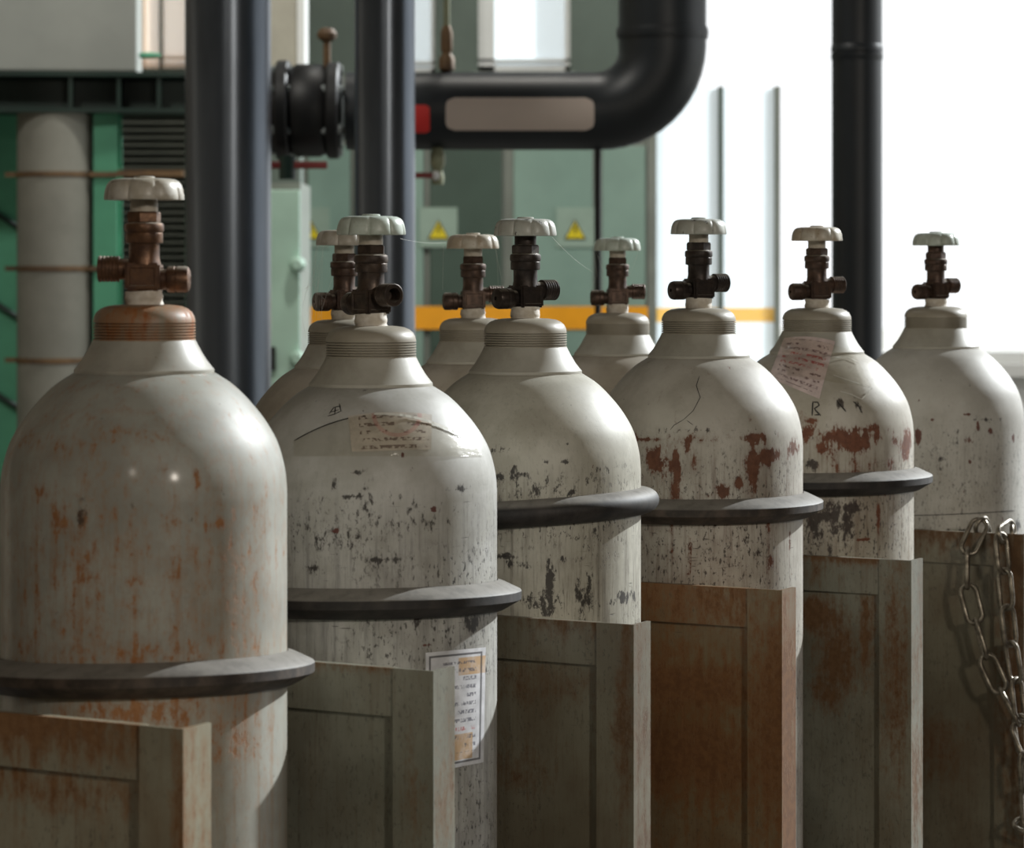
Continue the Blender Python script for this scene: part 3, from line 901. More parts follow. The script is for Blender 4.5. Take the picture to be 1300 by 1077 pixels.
ROOT = {}
for key, c in CY.items():
    t = thing('gas_cylinder', c.label, 'gas cylinder', (c.x, c.y, 0), 0, 'gas cylinders in the rack')
    ROOT[key] = t
    zb = (0, 0, c.z)
    b = bpy.data.objects.new('body', body_mesh(c))
    b.data.materials.append(M[c.paint])
    b.location = zb
    link(b, t)
    part('neck_collar', SH['collar'], M[c.collar], t, zb)
    part('neck_ring', SH['thread'], M[c.thread], t, zb)
    st = ptfe_mesh(hash(key) % 7 if False else len(ROOT))
    part('sealing_tape', st, M['ptfe'], t, (0, 0, c.z + .0512 * (1 - c.k)), (0, 0, 0), c.k)
    k = c.k
    # yaw: direction of the open outlet, from the camera side (0) turning to the right
    a = math.radians(c.yaw) - math.pi / 2
    zv = (0, 0, c.z + .0512 * (1 - k))
    v = part('valve', SH['valve'], M[c.brz], t, zv, (0, 0, a), k)
    part('bonnet_ring', SH['bonnet'], M['brz1'] if key == '1' else M[c.brz], v)
    part('gland_nut', SH['nut'], M[c.brz], v, (0, 0, 0), (0, 0, .4))
    part('outlet', SH['outlet'], M[c.brz], v)
    part('safety_plug', SH['plug'], M[c.brz], v)
    part('spindle', SH['stem'], M['stem'] if key not in ('3', '6') else M[c.brz], t, zv, (0, 0, 0), k)
    hwl = part('handwheel', SH[c.wheel], M[c.wm], t, zv, (0, 0, math.radians(c.wrot)), k)
    part('hub_nut', SH['hub'], M[c.wm], hwl)
    if c.ring:
        y0, ra, rb, rm, shp = c.ring
        rpx = c.s / 2 + .0215 * F / c.y
        expect = rpx * (y0 - HZ) / F
        pitch = (expect - rb) / rpx            # front lifted
        roll = -ra / rpx                       # right side lifted
        part('rubber_ring', SH[shp], M[rm], t, (0, 0, Zh(y0, c.y)), (-pitch * 0.9, -roll, 0))

# labels, tape and marks on the cylinders
c2, c5, t2, t5 = CY['2'], CY['5'], ROOT['2'], ROOT['5']
lb = sheet('paper_label', c2, [(442, 529), (548, 527), (547, 571), (447, 574)], M['lab2'], t2, 20, 10, .0006, 4)
lb['label'] = 'faded paper label with unreadable print under clear tape'
tp = sheet('clear_tape', c2, [(374, 560), (604, 566), (612, 580), (374, 580)], M['tape'], t2, 44, 14, .0009, 36, .0005, 3)
tp['label'] = 'clear tape over the shoulder label'
ed = []
for i in range(33):
    s = i / 32
    ed.append((374 + 230 * s, 560 + 6 * s - 36 * 4 * s * (1 - s)))
stroke('tape_edge', c2, ed[14:], 4.0, M['tape_edge'], tp, .0016)
stroke('tape_edge', c2, ed[:16], 1.8, M['ink'], tp, .0004)
lb = sheet('printed_label', c2, [(540, 829), (616, 822), (613, 968), (541, 982)], M['lab2b'], t2, 20, 16, .0006)
lb['label'] = 'white label with black border line and brown tape stains'
lb = sheet('paper_label', c5, [(996, 430), (1060, 434), (1040, 507), (976, 480)], M['lab5'], t5, 24, 24, .0009, 4, .0001, 8)
lb['label'] = 'pinkish paper label with unreadable lines'
tp = sheet('clear_tape', c5, [(990, 428), (1082, 447), (1106, 494), (1000, 478)], M['tape'], t5, 30, 24, .0018, 4, .0006, 5)
stroke('tape_edge', c5, [(1058, 478), (1075, 484), (1088, 488), (1106, 494)], 1.4, M['tape_edge'], tp, .0022)
stroke('tape_edge', c5, [(1106, 494), (1100, 501), (1093, 508)], 1.6, M['tape_edge'], tp, .0020)
stroke('tape_edge', c5, [(1093, 508), (1080, 502), (1066, 498)], 1.8, M['tape_edge'], tp, .0020)
stroke('tape_edge', c5, [(1060, 456), (1075, 455), (1090, 462)], 1.5, M['tape_edge'], tp, .0020)
for pts in ([(1032, 510), (1031, 528)], [(1032, 511), (1038, 511), (1040, 515), (1034, 519), (1036, 522), (1042, 528)], [(1034, 527), (1042, 527)],
            [(1062, 509), (1066, 514), (1074, 523)], [(1083, 510), (1090, 516), (1094, 524)]):
    stroke('paint_mark', c5, pts, 1.8, M['ink'], t5)
for pts in ([(418, 526), (424, 518), (433, 516)], [(420, 524), (430, 521)], [(416, 529), (426, 526), (434, 522)], [(426, 517), (425, 527)], [(431, 513), (433, 523)]):
    stroke('paint_mark', c2, pts, 1.3, M['ink'], t2)
c4, t4 = CY['4'], ROOT['4']
for pts in ([(888, 478), (884, 490), (889, 505), (880, 522), (868, 533)], [(868, 533), (856, 540), (851, 546)], [(872, 534), (880, 540)]):
    stroke('scratch_mark', c4, pts, .8, M['ink'], t4)
# seam line low on the pale cylinder
c6, t6 = CY['6'], ROOT['6']
stroke('scratch_mark', c6, [(1120 + 8 * i, 655 - 7 * (i / 22) ** 2 - (0 if i > 2 else 0)) for i in range(5, 22)], 1.0, M['ink'], t6)

# ------------------------------------------------------------------ rack dividers
RZ = math.atan2(-0.489, 0.872)
TV = Vector((math.cos(RZ), math.sin(RZ), 0))
HD = HC - .319
def slab(name, x0, x1, z0, z1, y0, y1, mat, parent, rust=(), dark=(), nu=14, nv=40):
    """plate with a fine front face that carries surveyed rust"""
    mb = MB()
    v, f = [], []
    for (yy) in (y0, y1):
        for j in range(nv + 1):
            # rows crowd towards the top, which is what shows
            z = z1 - (z1 - z0) * (j / nv) ** 1.6
            for i in range(nu + 1):
                v.append((x0 + (x1 - x0) * i / nu, yy, z))
    W = nu + 1
    K = W * (nv + 1)
    for j in range(nv):
        for i in range(nu):
            a = j * W + i
            f.append((a, a + W, a + W + 1, a + 1))
            f.append((K + a, K + a + 1, K + a + W + 1, K + a + W))
    for i in range(nu):
        f.append((i, i + 1, K + i + 1, K + i))
        b = nv * W + i
        f.append((b, K + b, K + b + 1, b + 1))
    for j in range(nv):
        a = j * W
        f.append((a, K + a, K + a + W, a + W))
        b = j * W + nu
        f.append((b, b + W, K + b + W, K + b))
    mb.add(v, f)
    o = mb.build(name, mat, parent, False)
    co = np.array(mb.v)
    for nm, bl in (('rust', rust), ('dark', dark)):
        val = np.zeros(len(co))
        for (bx, bz, rx, rz_, st) in bl:
            val = np.maximum(val, st * np.exp(-(((co[:, 0] - bx) / rx) ** 2 + ((co[:, 2] - bz) / rz_) ** 2) * .7))
        at_ = o.data.attributes.new(nm, 'FLOAT', 'POINT')
        at_.data.foreach_set('value', val.astype(np.float32))
    return o

DIV = [(235, 2.053, 'rack1', 'rack divider with orange-stained top, in front of the speckled rusty cylinder',
        [(-.22, 0, .2, .028, .9)], [(-.003, -.05, .006, .1, .4)], [(-.2, -.05, .2, .02, .5)]),
       (552, 2.345, 'rack2', 'olive grey rack divider in front of the cylinder with the bordered label',
        [(-.2, -.0, .3, .006, .6)], [(-.02, -.10, .012, .05, .5)], []),
       (806, 2.647, 'rack3', 'dull brown rack divider in front of the cylinder with the tilted ring',
        [(-.06, 0, .06, .012, .5)], [(-.01, -.10, .016, .06, .55), (-.005, -.02, .012, .03, .4)], [(-.1, -.06, .1, .02, .4), (-.15, -.14, .1, .03, .4)]),
       (994, 2.927, 'rack4', 'heavily rusted brown rack divider in front of the cylinder with red-brown patches',
        [(-.1, -.01, .2, .03, .3)], [(-.01, -.13, .02, .08, .5)], [(-.1, -.10, .06, .02, .6), (-.12, -.17, .12, .03, .6)]),
       (1158, 3.22, 'rack2', 'grey rack divider with a broad brown rust blotch below the belt-rusted cylinder',
        [(-.08, 0, .1, .008, .8), (-.11, -.02, .03, .015, .5)], [(-.02, -.12, .02, .12, .7)],
        [(-.11, -.065, .03, .02, 1.0), (-.09, -.115, .022, .05, .95), (-.10, -.15, .02, .02, .9), (-.055, -.075, .01, .06, .8)]),
       (1301, 3.533, 'rack3', 'dark rack divider with steel chain draped over its top edge',
        [(-.13, 0, .2, .02, .6)], [(-.015, -.10, .02, .3, .7)], [(-.11, -.26, .03, .04, .6)])]
DROOT = []
for (px, yy, mt, lab, r1, r2, r3) in DIV:
    m = M[mt]
    d = thing('rack_divider', lab, 'rack divider', (X(px, yy), yy, 0), RZ, 'rack dividers between the cylinders')
    DROOT.append(d)
    up = lambda rs: [(a, HD + b, c_, e, s) for a, b, c_, e, s in rs]
    slab('top_rail', -.350, -.030, HD - .038, HD, 0, .003, m, d, up(r1), (), 24, 8)
    MB().box(-.350, -.0370, .003, .0085, HD - .003, HD).build('rail_lip', m, d, False)
    slab('panel', -.350, -.030, .04, HD - .034, .0055, .008, m, d, up(r3), (), 24, 60)
    slab('post', -.0372, 0, 0, HD + .0005, -.0022, 0, m, d, up(r2), (), 6, 50)
    slab('post_flange', -.0035, 0, 0, HD + .0005, 0, .031, m, d, up(list(r2) + [(0, -.10, .02, .05, .45), (0, -.24, .02, .08, .6)]), (), 4, 50)
    slab('post', -.352, -.320, 0, HD + .0005, .003, .0065, m, d, (), (), 4, 20)
    MB().box(-.350, -.03, 0, .003, 0, .05).build('bottom_rail', m, d, False)

# ------------------------------------------------------------------ chain over the last divider
d6 = DROOT[5]
D6M = Matrix.Translation(d6.location) @ Matrix.Rotation(RZ, 4, 'Z')
D6I = D6M.inverted()
def on_panel(px, py, yl):
    """pixel to divider-local point on the plane y = yl"""
    o = D6I @ Vector((0, 0, HC))
    q = D6I @ at(px, py, 1.0)
    dr = q - o
    s = (yl - o.y) / dr.y
    return o + dr * s
def link_mesh():
    L, W, rw = .0525, .0250, .0029
    hl, r_ = L / 2 - W / 2, W / 2 - rw
    pts = []
    for k in range(9):
        a = -math.pi / 2 + math.pi * k / 8
        pts.append((hl + r_ * math.cos(a), r_ * math.sin(a), 0))
    for k in range(9):
        a = math.pi / 2 + math.pi * k / 8
        pts.append((-hl + r_ * math.cos(a), r_ * math.sin(a), 0))
    return MB().tube(pts, rw, 8, True).mesh('chain_link', True, 70)
LM = link_mesh()
LM.materials.append(M['chain'])
tA = on_panel(1239, 672, -.012).x
tB = on_panel(1270, 672, -.012).x
path = [Vector((tA - .01, .040, HD - .10)), Vector((tA - .004, .032, HD - .03)), Vector((tA, .022, HD + .006)), Vector((tA, .004, HD + .0115)), Vector((tA - .002, -.010, HD + .004))]
for q in [(1227, 705, .016), (1226, 730, .020), (1233, 770, .022), (1244, 805, .024), (1253, 838, .025), (1268, 872, .026), (1287, 908, .028), (1306, 950, .030), (1318, 1000, .030), (1318, 1050, .03),
          (1312, 1075, .03), (1306, 1050, .03), (1304, 1000, .03), (1301, 955, .03), (1294, 905, .028), (1290, 865, .026), (1284, 825, .025), (1279, 785, .024), (1277, 745, .022), (1273, 712, .018)]:
    path.append(on_panel(q[0], q[1], -q[2]))
path += [Vector((tB, -.010, HD + .004)), Vector((tB, .004, HD + .0115)), Vector((tB + .002, .022, HD + .006)), Vector((tB + .004, .032, HD - .03)), Vector((tB + .006, .038, HD - .10))]
cp = [Vector(p) for p in catmull([tuple(p) for p in path], 10)]
arc = [0.0]
for a, b in zip(cp, cp[1:]):
    arc.append(arc[-1] + (b - a).length)
def along(s):
    s = max(0.0, min(arc[-1] - 1e-6, s))
    i = next(j for j in range(len(arc) - 1) if arc[j + 1] > s)
    t = (s - arc[i]) / max(1e-9, arc[i + 1] - arc[i])
    return cp[i].lerp(cp[i + 1], t)
chain = thing('steel_chain', 'worn steel link chain hanging in a loop over the rack divider', 'chain', tuple(d6.location), RZ)
PITCH = .0428
nl = int(arc[-1] / PITCH)
for i in range(nl):
    a, b = along(i * PITCH), along((i + 1) * PITCH)
    xx = (b - a).normalized()
    yv = Vector((0, 1, 0))
    yv = (yv - xx * yv.dot(xx))
    if yv.length < .2:
        yv = Vector((1, 0, 0)) - xx * xx.x
    yv.normalize()
    zz = xx.cross(yv)
    roll = math.radians(72 if i % 2 else -22) + math.radians((i * 37) % 17 - 8)
    m = Matrix((xx, yv, zz)).transposed().to_4x4()
    o = bpy.data.objects.new('chain_link', LM)
    link(o, chain)
    o.matrix_basis = Matrix.Translation((a + b) / 2) @ m @ Matrix.Rotation(roll, 4, 'X')

# ------------------------------------------------------------------ background pipework
def vpipe(px0, px1, yy, label, mat, joints=()):
    x0, x1 = X(px0, yy), X(px1, yy)
    r = (x1 - x0) / 2
    t = thing('steel_pipe', label, 'pipe', ((x0 + x1) / 2, yy, 0), 0, 'upright black pipes')
    MB().lathe([(r, .02), (r, 6.2)], 64).build('pipe_wall', mat, t)
    MB().lathe([(r * 1.7, 0), (r * 1.7, .02)], 48).build('floor_flange', M['black_iron'], t)
    for (jy, h_) in joints:
        z = Zh(jy, yy)
        MB().lathe([(r * .98, z - h_), (r * 1.035, z - h_ * .7), (r * 1.035, z - h_ * .12), (r * .97, z), (r * 1.035, z + h_ * .12), (r * 1.035, z + h_ * .7), (r * .98, z + h_)], 64, None, False).build('pipe_joint', mat, t)
    return t
vpipe(235, 344, 5.8, 'thick upright black pipe behind the orange-rusted cylinder', M['black_pipe'])
vpipe(450, 527, 5.6, 'upright black pipe crossing the horizontal pipe with the red square', M['black_pipe'])
vpipe(1056, 1120, 6.7, 'lone upright black pipe with a joint ring, against the bright open bay', M['black_pipe2'], [(67, .02)])

yp = 6.45
rp = 49.5 * yp / F
pc = at(650, 141, yp)
zp = pc.z
xv = X(841, yp)
rb_ = .138
t = thing('elbow_pipe', 'thick black horizontal pipe bending upward, with pale label and red square', 'pipe', (xv, yp, zp))
pts = [(X(440, yp) - xv, 0, 0), (-rb_ - .02, 0, 0)]
for k in range(13):
    a = math.pi / 2 * k / 12
    pts.append((-rb_ + rb_ * math.sin(a), 0, rb_ - rb_ * math.cos(a)))
pts += [(0, 0, rb_ + .05), (0, 0, 6.2 - zp)]
radii = [rp] * 2 + [rp * (1 + .13 * k / 12) for k in range(13)] + [rp * 1.13] * 2
MB().tube(pts, radii, 48).build('pipe_wall', M['black_pipe2'], t)
MB().lathe([(rp * 1.17, -.012), (rp * 1.19, 0), (rp * 1.17, .012)], 48, Matrix.Translation((0, 0, rb_ + .03)), False).build('weld_seam', M['black_pipe2'], t)
def pipe_sticker(name, px0, px1, py0, py1, mat, parent, round_=0.0):
    a0 = math.asin(max(-.99, min(.99, (141 - py0) / 49.5)))
    a1 = math.asin(max(-.99, min(.99, (141 - py1) / 49.5)))
    x0, x1 = X(px0, yp) - xv, X(px1, yp) - xv
    v, f = [], []
    nu, nv = 30, 12
    h = abs(a0 - a1) * rp
    for j in range(nv + 1):
        tt = j / nv
        a = a0 + (a1 - a0) * tt
        dy = (abs(tt - .5) * h - (h / 2 - round_))
        inset = round_ - math.sqrt(max(0, round_ ** 2 - max(0, dy) ** 2)) if round_ else 0
        for i in range(nu + 1):
            x = x0 + inset + (x1 - x0 - 2 * inset) * i / nu
            v.append((x, -math.cos(a) * (rp + .002), math.sin(a) * (rp + .002)))
    for j in range(nv):
        for i in range(nu):
            q = j * (nu + 1) + i
            f.append((q, q + nu + 1, q + nu + 2, q + 1))
    return MB().add(v, f).build(name, mat, parent)
pipe_sticker('pipe_label', 567, 753, 127, 167, M['pipe_label'], t, .018)['label'] = 'pale rounded label'
pipe_sticker('red_square', 522, 547, 136, 170, M['red'], t, .008)['label'] = 'red square sticker'

# flanged valve left of the second pipe
gv = thing('flanged_valve', 'black flanged valve with pale bolts between two upright pipes', 'valve', (X(398, yp - .02), yp - .02, zp))
RY = Matrix.Rotation(math.pi / 2, 4, 'Y')
def disc(px, r, w_, name='flange'):
    return MB().lathe([(r * .96, -w_), (r, -w_ * .7), (r, w_ * .7), (r * .96, w_)], 40, Matrix.Translation((X(px, yp) - X(398, yp), 0, 0)) @ RY).build(name, M['black_iron'], gv)
MB().lathe([(rp, -.04), (rp, .04)], 40, Matrix.Translation((X(335, yp) - X(398, yp), 0, 0)) @ RY).build('pipe_stub', M['black_iron'], gv)
disc(360, .108, .014)
disc(424, .104, .014)
MB().lathe([(.090, -.04), (.100, -.025), (.1, .025), (.09, .04)], 40, Matrix.Translation((X(392, yp) - X(398, yp), 0, 0)) @ RY).build('valve_body', M['black_iron'], gv)
for px in (357, 420):
    for k in range(6):
        a = math.pi * 2 * k / 6 + .5
        MB().lathe([(.010, -.026), (.010, .026)], 6, Matrix.Translation((X(px, yp) - X(398, yp), -.086 * math.cos(a), .086 * math.sin(a))) @ RY).build('bolt', M['bolt'], gv, False)
MB().lathe([(.008, .09), (.008, .15)], 16, Matrix.Translation((X(415, yp) - X(398, yp), 0, 0))).build('stem', M['rust_rod'], gv)
MB().lathe([(.010, .148), (.020, .155), (.022, .165), (.014, .176), (.004, .178)], 24, Matrix.Translation((X(415, yp) - X(398, yp), 0, 0))).build('stem_knob', M['rust_rod'], gv)
MB().box(-.10, .035, -.09, -.076, -.128, -.112).build('lever', M['red_dark'], gv, False, bevel=.003)
MB().lathe([(.018, -.15), (.018, -.10)], 20, Matrix.Translation((-.05, -.08, 0))).build('drain_stub', M['green_dark'], gv)

# hanger rod with turnbuckle above the label
hr = thing('hanger_rod', 'thin olive hanger rod with turnbuckle above the horizontal pipe', 'rod', (X(567, yp), yp, zp + rp))
MB().lathe([(.007, .02), (.007, 6.2 - zp - rp)], 12).build('rod', M['olive'], hr)
MB().lathe([(.010, 0), (.017, .006), (.017, .030), (.010, .040), (.013, .05), (.013, .085), (.008, .10)], 20).build('turnbuckle', M['rust_rod'], hr)
# small cock under the pipe
ck = thing('drain_cock', 'small drain cock with red lever under the horizontal pipe', 'valve', (X(556, yp), yp - .02, zp - rp))
MB().lathe([(.012, -.075), (.014, -.06), (.010, -.045), (.016, -.03), (.016, -.012), (.010, .004)], 20).build('cock_body', M['olive'], ck)
MB().box(-.065, 0, -.03, -.018, -.062, -.050).build('lever', M['red_dark'], ck, False)
MB().lathe([(.004, -.008), (.010, -.004), (.010, .004), (.004, .008)], 16, Matrix.Translation((-.004, -.024, -.056)) @ RY).build('lever_tip', M['white_paint'], ck)
# thin conduit down to the cabinets
cd = MB().lathe([(.007, .0), (.007, zp - rp)], 12).build('conduit', M['black_iron'])
cd.location = (X(759, yp), yp, 0)
tag(cd, 'thin dark conduit dropping from the horizontal pipe', 'conduit')

# ------------------------------------------------------------------ cabinets
YC = 10.0
ztop = Zh(178, YC)
def sign(parent, px, py, yy, xo, wpx=28):
    cx = X(px, yy) - xo
    cz = Zh(py, yy)
    w_ = wpx * yy / F
    sp = MB().box(cx - w_ * .85, cx + w_ * .85, -.006, 0, cz - w_ * .75, cz + w_ * 1.05).build('warning_sign', M['sign_plate'], parent, False)
    def tri(s, y, mat, nm):
        h = s * .9
        v = [(cx - s / 2, y, cz - h * .45), (cx + s / 2, y, cz - h * .45), (cx, y, cz + h * .55)]
        v2 = [(a, y + .0015, c_) for a, _, c_ in v]
        MB().add(v + v2, [(0, 1, 2), (5, 4, 3), (0, 3, 4, 1), (1, 4, 5, 2), (2, 5, 3, 0)]).build(nm, mat, sp, False)
    tri(w_ * 1.02, -.0080, M['sign_black'], 'triangle_border')
    tri(w_ * .84, -.0096, M['sign_yellow'], 'triangle')
    b = w_ * .30
    zz = cz + w_ * .02
    pl = [(.10, .95), (-.32, -.05), (.02, -.02), (-.12, -.85), (.34, .18), (.02, .16), (.36, .95)]
    v = [(cx + p * b, -.0108, zz + q * b * .9) for p, q in pl]
    v2 = [(a, -.0096, c_) for a, _, c_ in v]
    n = len(pl)
    MB().add(v + v2, [tuple(range(n)), tuple(reversed(range(n, 2 * n)))] + [(i, n + i, n + (i + 1) % n, (i + 1) % n) for i in range(n)]).build('lightning_bolt', M['sign_black'], sp, False)

def cabinet(px0, px1, door, label, signpx=None, band=True, stile=6, yy=YC, top=None, depth=.45):
    x0, x1 = X(px0, yy), X(px1, yy)
    xo = (x0 + x1) / 2
    hw = (x1 - x0) / 2
    h = top if top else ztop
    t = thing('electrical_cabinet', label, 'cabinet', (xo, yy, 0), 0, 'electrical cabinets along the wall')
    MB().box(-hw + .001, hw - .001, .0, depth, 0, h).build('cabinet_body', M['cab_post'], t, False)
    s = stile * yy / F
    d = MB().box(-hw + s, hw - s * .4, -.018, -.001, .1, h - .02).build('door', door, t, False, bevel=.003)
    zb0, zb1 = Zh(418, yy), Zh(389, yy)
    if band:
        MB().box(-hw, hw, -.024, -.0185, zb0, zb1).build('yellow_band', M['yellow'], t, False)
    hd = MB().box(-hw + s + .02, -hw + s + .04, -.04, -.018, Zh(470, yy), Zh(440, yy)).build('door_handle', M['black_iron'], d, False)
    if signpx:
        e = t
        before = set(t.children)
        sign(t, signpx, 293, yy, xo)
        for ch in t.children:
            if ch not in before:
                ch.location.y = -.0185
    return t
cabinet(385, 447, M['cab'], 'grey green electrical cabinet with warning sign, between the two thick pipes', 395)
cabinet(447, 540, M['cab'], 'grey green cabinet mostly hidden by the upright pipe', None)
cabinet(540, 640, M['cab_dark'], 'dark green electrical cabinet door with warning sign', 557)
cabinet(640, 757, M['cab'], 'light grey green electrical cabinet with bright warning sign', 730, stile=12)
cabinet(757, 822, M['cab'], 'narrow plain grey green cabinet beside the glass partition', None, stile=7)
mc = cabinet(330, 382, M['green_pale'], 'mint green slim cabinet with round knobs beside the thick pipe', None, False, 2, 8.2, Zh(232, 8.2), .4)
for py in (336, 455):
    MB().lathe([(.016, 0), (.022, .012), (.022, .03), (.012, .042)], 20, Matrix.Translation((X(379, 8.2) - X(356, 8.2), -.018, Zh(py, 8.2))) @ Matrix.Rotation(math.pi / 2, 4, 'X')).build('knob', M['green_pale'], mc)

# glass partition with a yellow band
gp = thing('glass_partition', 'bright frosted glass partition with dark posts and yellow band', 'partition', (X(908, YC), YC, 0))
for (p0, p1, m_) in ((822, 833, 'cab_post'), (912, 918, 'wall'), (983, 990, 'cab_post')):
    MB().box(X(p0, YC) - X(908, YC), X(p1, YC) - X(908, YC), -.02, .03, 0, Zh(110, YC)).build('partition_post', M[m_], gp, False)
for (p0, p1) in ((833, 912), (918, 983)):
    MB().box(X(p0, YC) - X(908, YC), X(p1, YC) - X(908, YC), 0, .006, .05, Zh(112, YC)).build('pane', M['frost'], gp, False)
    MB().box(X(p0, YC) - X(908, YC), X(p1, YC) - X(908, YC), -.004, -.001, Zh(409, YC), Zh(391, YC)).build('yellow_band', M['frost_band'], gp, False)

# ------------------------------------------------------------------ green steelwork on the left
YG = 8.0
gb = thing('green_beam', 'dark green steel beam carrying the pale concrete block', 'beam', (X(118, YG), YG, 0), math.radians(5))
hb0, hb1 = Zh(145, YG), Zh(94, YG)
MB().box(-1.2, .36, -.10, .10, hb1 - .012, hb1).build('top_flange', M['green_dark'], gb, False)
MB().box(-1.2, .36, -.10, .10, hb0, hb0 + .012).build('bottom_flange', M['green_dark'], gb, False)
MB().box(-1.2, .36, -.006, .006, hb0 + .012, hb1 - .012).build('web', M['green_dark'], gb, False)
for px in (90, 150, 200):
    MB().box(X(px, YG) - X(118, YG), X(px, YG) - X(118, YG) + .01, -.09, -.006, hb0 + .012, hb1 - .012).build('stiffener', M['green_dark'], gb, False)
gc = thing('green_post', 'slim green steel post under the dark green beam', 'post', (X(137, YG), YG, 0))
hw = 15 * YG / F
MB().box(-hw, hw, -.05, -.042, 0, hb0).build('front_flange', M['green'], gc, False)
MB().box(-hw, hw, .042, .05, 0, hb0).build('rear_flange', M['green'], gc, False)
MB().box(-.004, .004, -.042, .042, 0, hb0).build('web', M['green'], gc, False)
for py in (222, 341, 457):
    MB().box(X(117, YG) - X(137, YG), hw, -.058, -.0505, Zh(py + 3, YG), Zh(py - 3, YG)).build('strap', M['rust_rod'], gc, False)
MB().box(hw, X(236, YG) - X(137, YG), -.06, -.045, Zh(225, YG), Zh(217, YG)).build('strap', M['rust_rod'], gc, False)
# pale round duct
dk = thing('round_duct', 'grey upright round duct held by rusty straps', 'duct', (X(70, YG), YG, 0))
rd = 48 * YG / F
MB().lathe([(rd, 0), (rd, hb0)], 64).build('duct_wall', M['concrete_duct'], dk)
for py in (222, 341, 457):
    za, zb_ = Zh(py + 3, YG), Zh(py - 3, YG)
    MB().lathe([(rd, za), (rd * 1.035, za), (rd * 1.035, zb_), (rd, zb_)], 64, None, False).build('clamp_band', M['rust_rod'], dk)
    MB().box(-rd - .03, -rd * .99, -.02, -.012, za, zb_).build('clamp_lug', M['rust_rod'], dk, False)
# green panel at the far left with dark bars in place of diagonal shadows
gpn = thing('green_partition', 'green steel partition with dark bars for diagonal shadows at the duct side', 'partition', (X(-40, YG + .3), YG + .3, 0))
xw = X(24, YG + .3) - X(-40, YG + .3)
MB().box(-.6, xw, 0, .01, 0, hb1).build('sheet', M['green'], gpn, False)
for z0 in (.75, 1.0, 1.25, 1.5):
    MB().tube([(xw - .35, -.012, z0 + .22), (xw + .02, -.012, z0 - .02)], .008, 8).build('shadow_bar', M['green_dark'], gpn)  # dark bars imitate diagonal shadow lines on the sheet
# louver panel
lv = thing('louver_panel', 'dark grey louver panel with horizontal slats behind the green post', 'louver', (X(195, 9.0), 9.0, 0))
lx0, lx1 = X(140, 9.0) - X(195, 9.0), X(250, 9.0) - X(195, 9.0)
zt = Zh(135, 9.0)
for bx in ((lx0 - .02, lx0, .3, zt), (lx1, lx1 + .02, .3, zt)):
    MB().box(bx[0], bx[1], -.02, .04, 0, zt).build('louver_frame', M['louver'], lv, False)
MB().box(lx0, lx1, -.02, .04, zt - .02, zt).build('louver_frame', M['louver'], lv, False)
z = zt - .045
sm = MB().add([(lx0, -.012, -.009), (lx1, -.012, -.009), (lx1, .02, .012), (lx0, .02, .012), (lx0, -.012, -.006), (lx1, -.012, -.006), (lx1, .02, .015), (lx0, .02, .015)],
              [(3, 2, 1, 0), (4, 5, 6, 7), (0, 1, 5, 4), (1, 2, 6, 5), (2, 3, 7, 6), (3, 0, 4, 7)]).mesh('slat', False)
sm.materials.append(M['louver'])
while z > .82:
    o = bpy.data.objects.new('slat', sm)
    o.location = (0, 0, z)
    link(o, lv)
    z -= .0225
MB().box(lx0, lx1, .03, .035, 0, zt - .02).build('louver_back', M['louver'], lv, False)
# concrete block on the beam, with green handle
cb = thing('concrete_block', 'pale grey block resting on the dark green beam', 'block', (X(118, YG), YG, hb1), math.radians(5))
MB().box(-1.1, X(175, YG) - X(118, YG), -.09, .30, .0005, 1.2).build('block', M['concrete'], cb, False, bevel=.006)
MB().lathe([(.003, 0), (.008, .004), (.009, .03), (.006, .055), (.002, .06)], 16, Matrix.Translation((X(176, YG) - X(118, YG), 0, Zh(70, YG) - hb1)) @ RY).build('green_handle', M['green'], cb)
# beige column between the pipes
bc = thing('beige_column', 'beige grey column with rounded foot beside the thick pipe', 'column', (X(362, 9.0), 9.0, 0))
MB().box(-.10, X(389, 9) - X(362, 9) - .022, -.08, .08, Zh(88, 9), 6.2).build('column_shaft', M['beige'], bc, False, bevel=.006)
MB().box(X(389, 9) - X(362, 9) - .0215, X(389, 9) - X(362, 9), -.085, .085, Zh(88, 9), 6.2).build('corner_strip', M['white_paint'], bc, False)
MB().box(-.11, X(391, 9) - X(362, 9), -.09, .09, Zh(97, 9), Zh(88, 9)).build('column_foot', M['beige'], bc, False, bevel=.008)
MB().box(-.09, .05, -.07, .07, 0, Zh(97, 9)).build('column_base', M['wall'], bc, False)

# ------------------------------------------------------------------ cobwebs
web_m = simple('grey cobweb', (206, 206, 198), 0.6, 0, 0.02, 10)
def cobweb(label, strands, r=.00010):
    mb = MB()
    for (a, ya, b, yb, sag) in strands:
        p, q = at(*a, ya), at(*b, yb)
        pts = []
        for k in range(9):
            s = k / 8
            pts.append(p.lerp(q, s) - Vector((0, 0, sag * 4 * s * (1 - s))))
        mb.tube(pts, r, 4)
    o = mb.build('cobweb', web_m)
    o['kind'] = 'stuff'
    tag(o, label, 'cobweb')
yb2, yb3, yb4 = CY['2b'].y, CY['3b'].y, CY['4b'].y
rnd = random.Random(4)
st = [((404, 307), yb2 - .02, (383, 395), yb2 - .05, .0), ((405, 307), yb2 - .02, (388, 430), yb2 - .05, .0), ((412, 306), yb2 - .02, (396, 400), yb2 - .03, .002),
      ((383, 395), yb2 - .05, (388, 430), yb2 - .05, 0), ((394, 350), yb2 - .03, (412, 380), yb2 - .03, .004)]
for k in range(12):
    st.append(((rnd.uniform(395, 425), rnd.uniform(310, 360)), yb2 - .02, (rnd.uniform(385, 410), rnd.uniform(365, 415)), yb2 - .03, rnd.uniform(-.003, .004)))
cobweb('cobweb hanging off the wheel of the mostly hidden back cylinder', st)
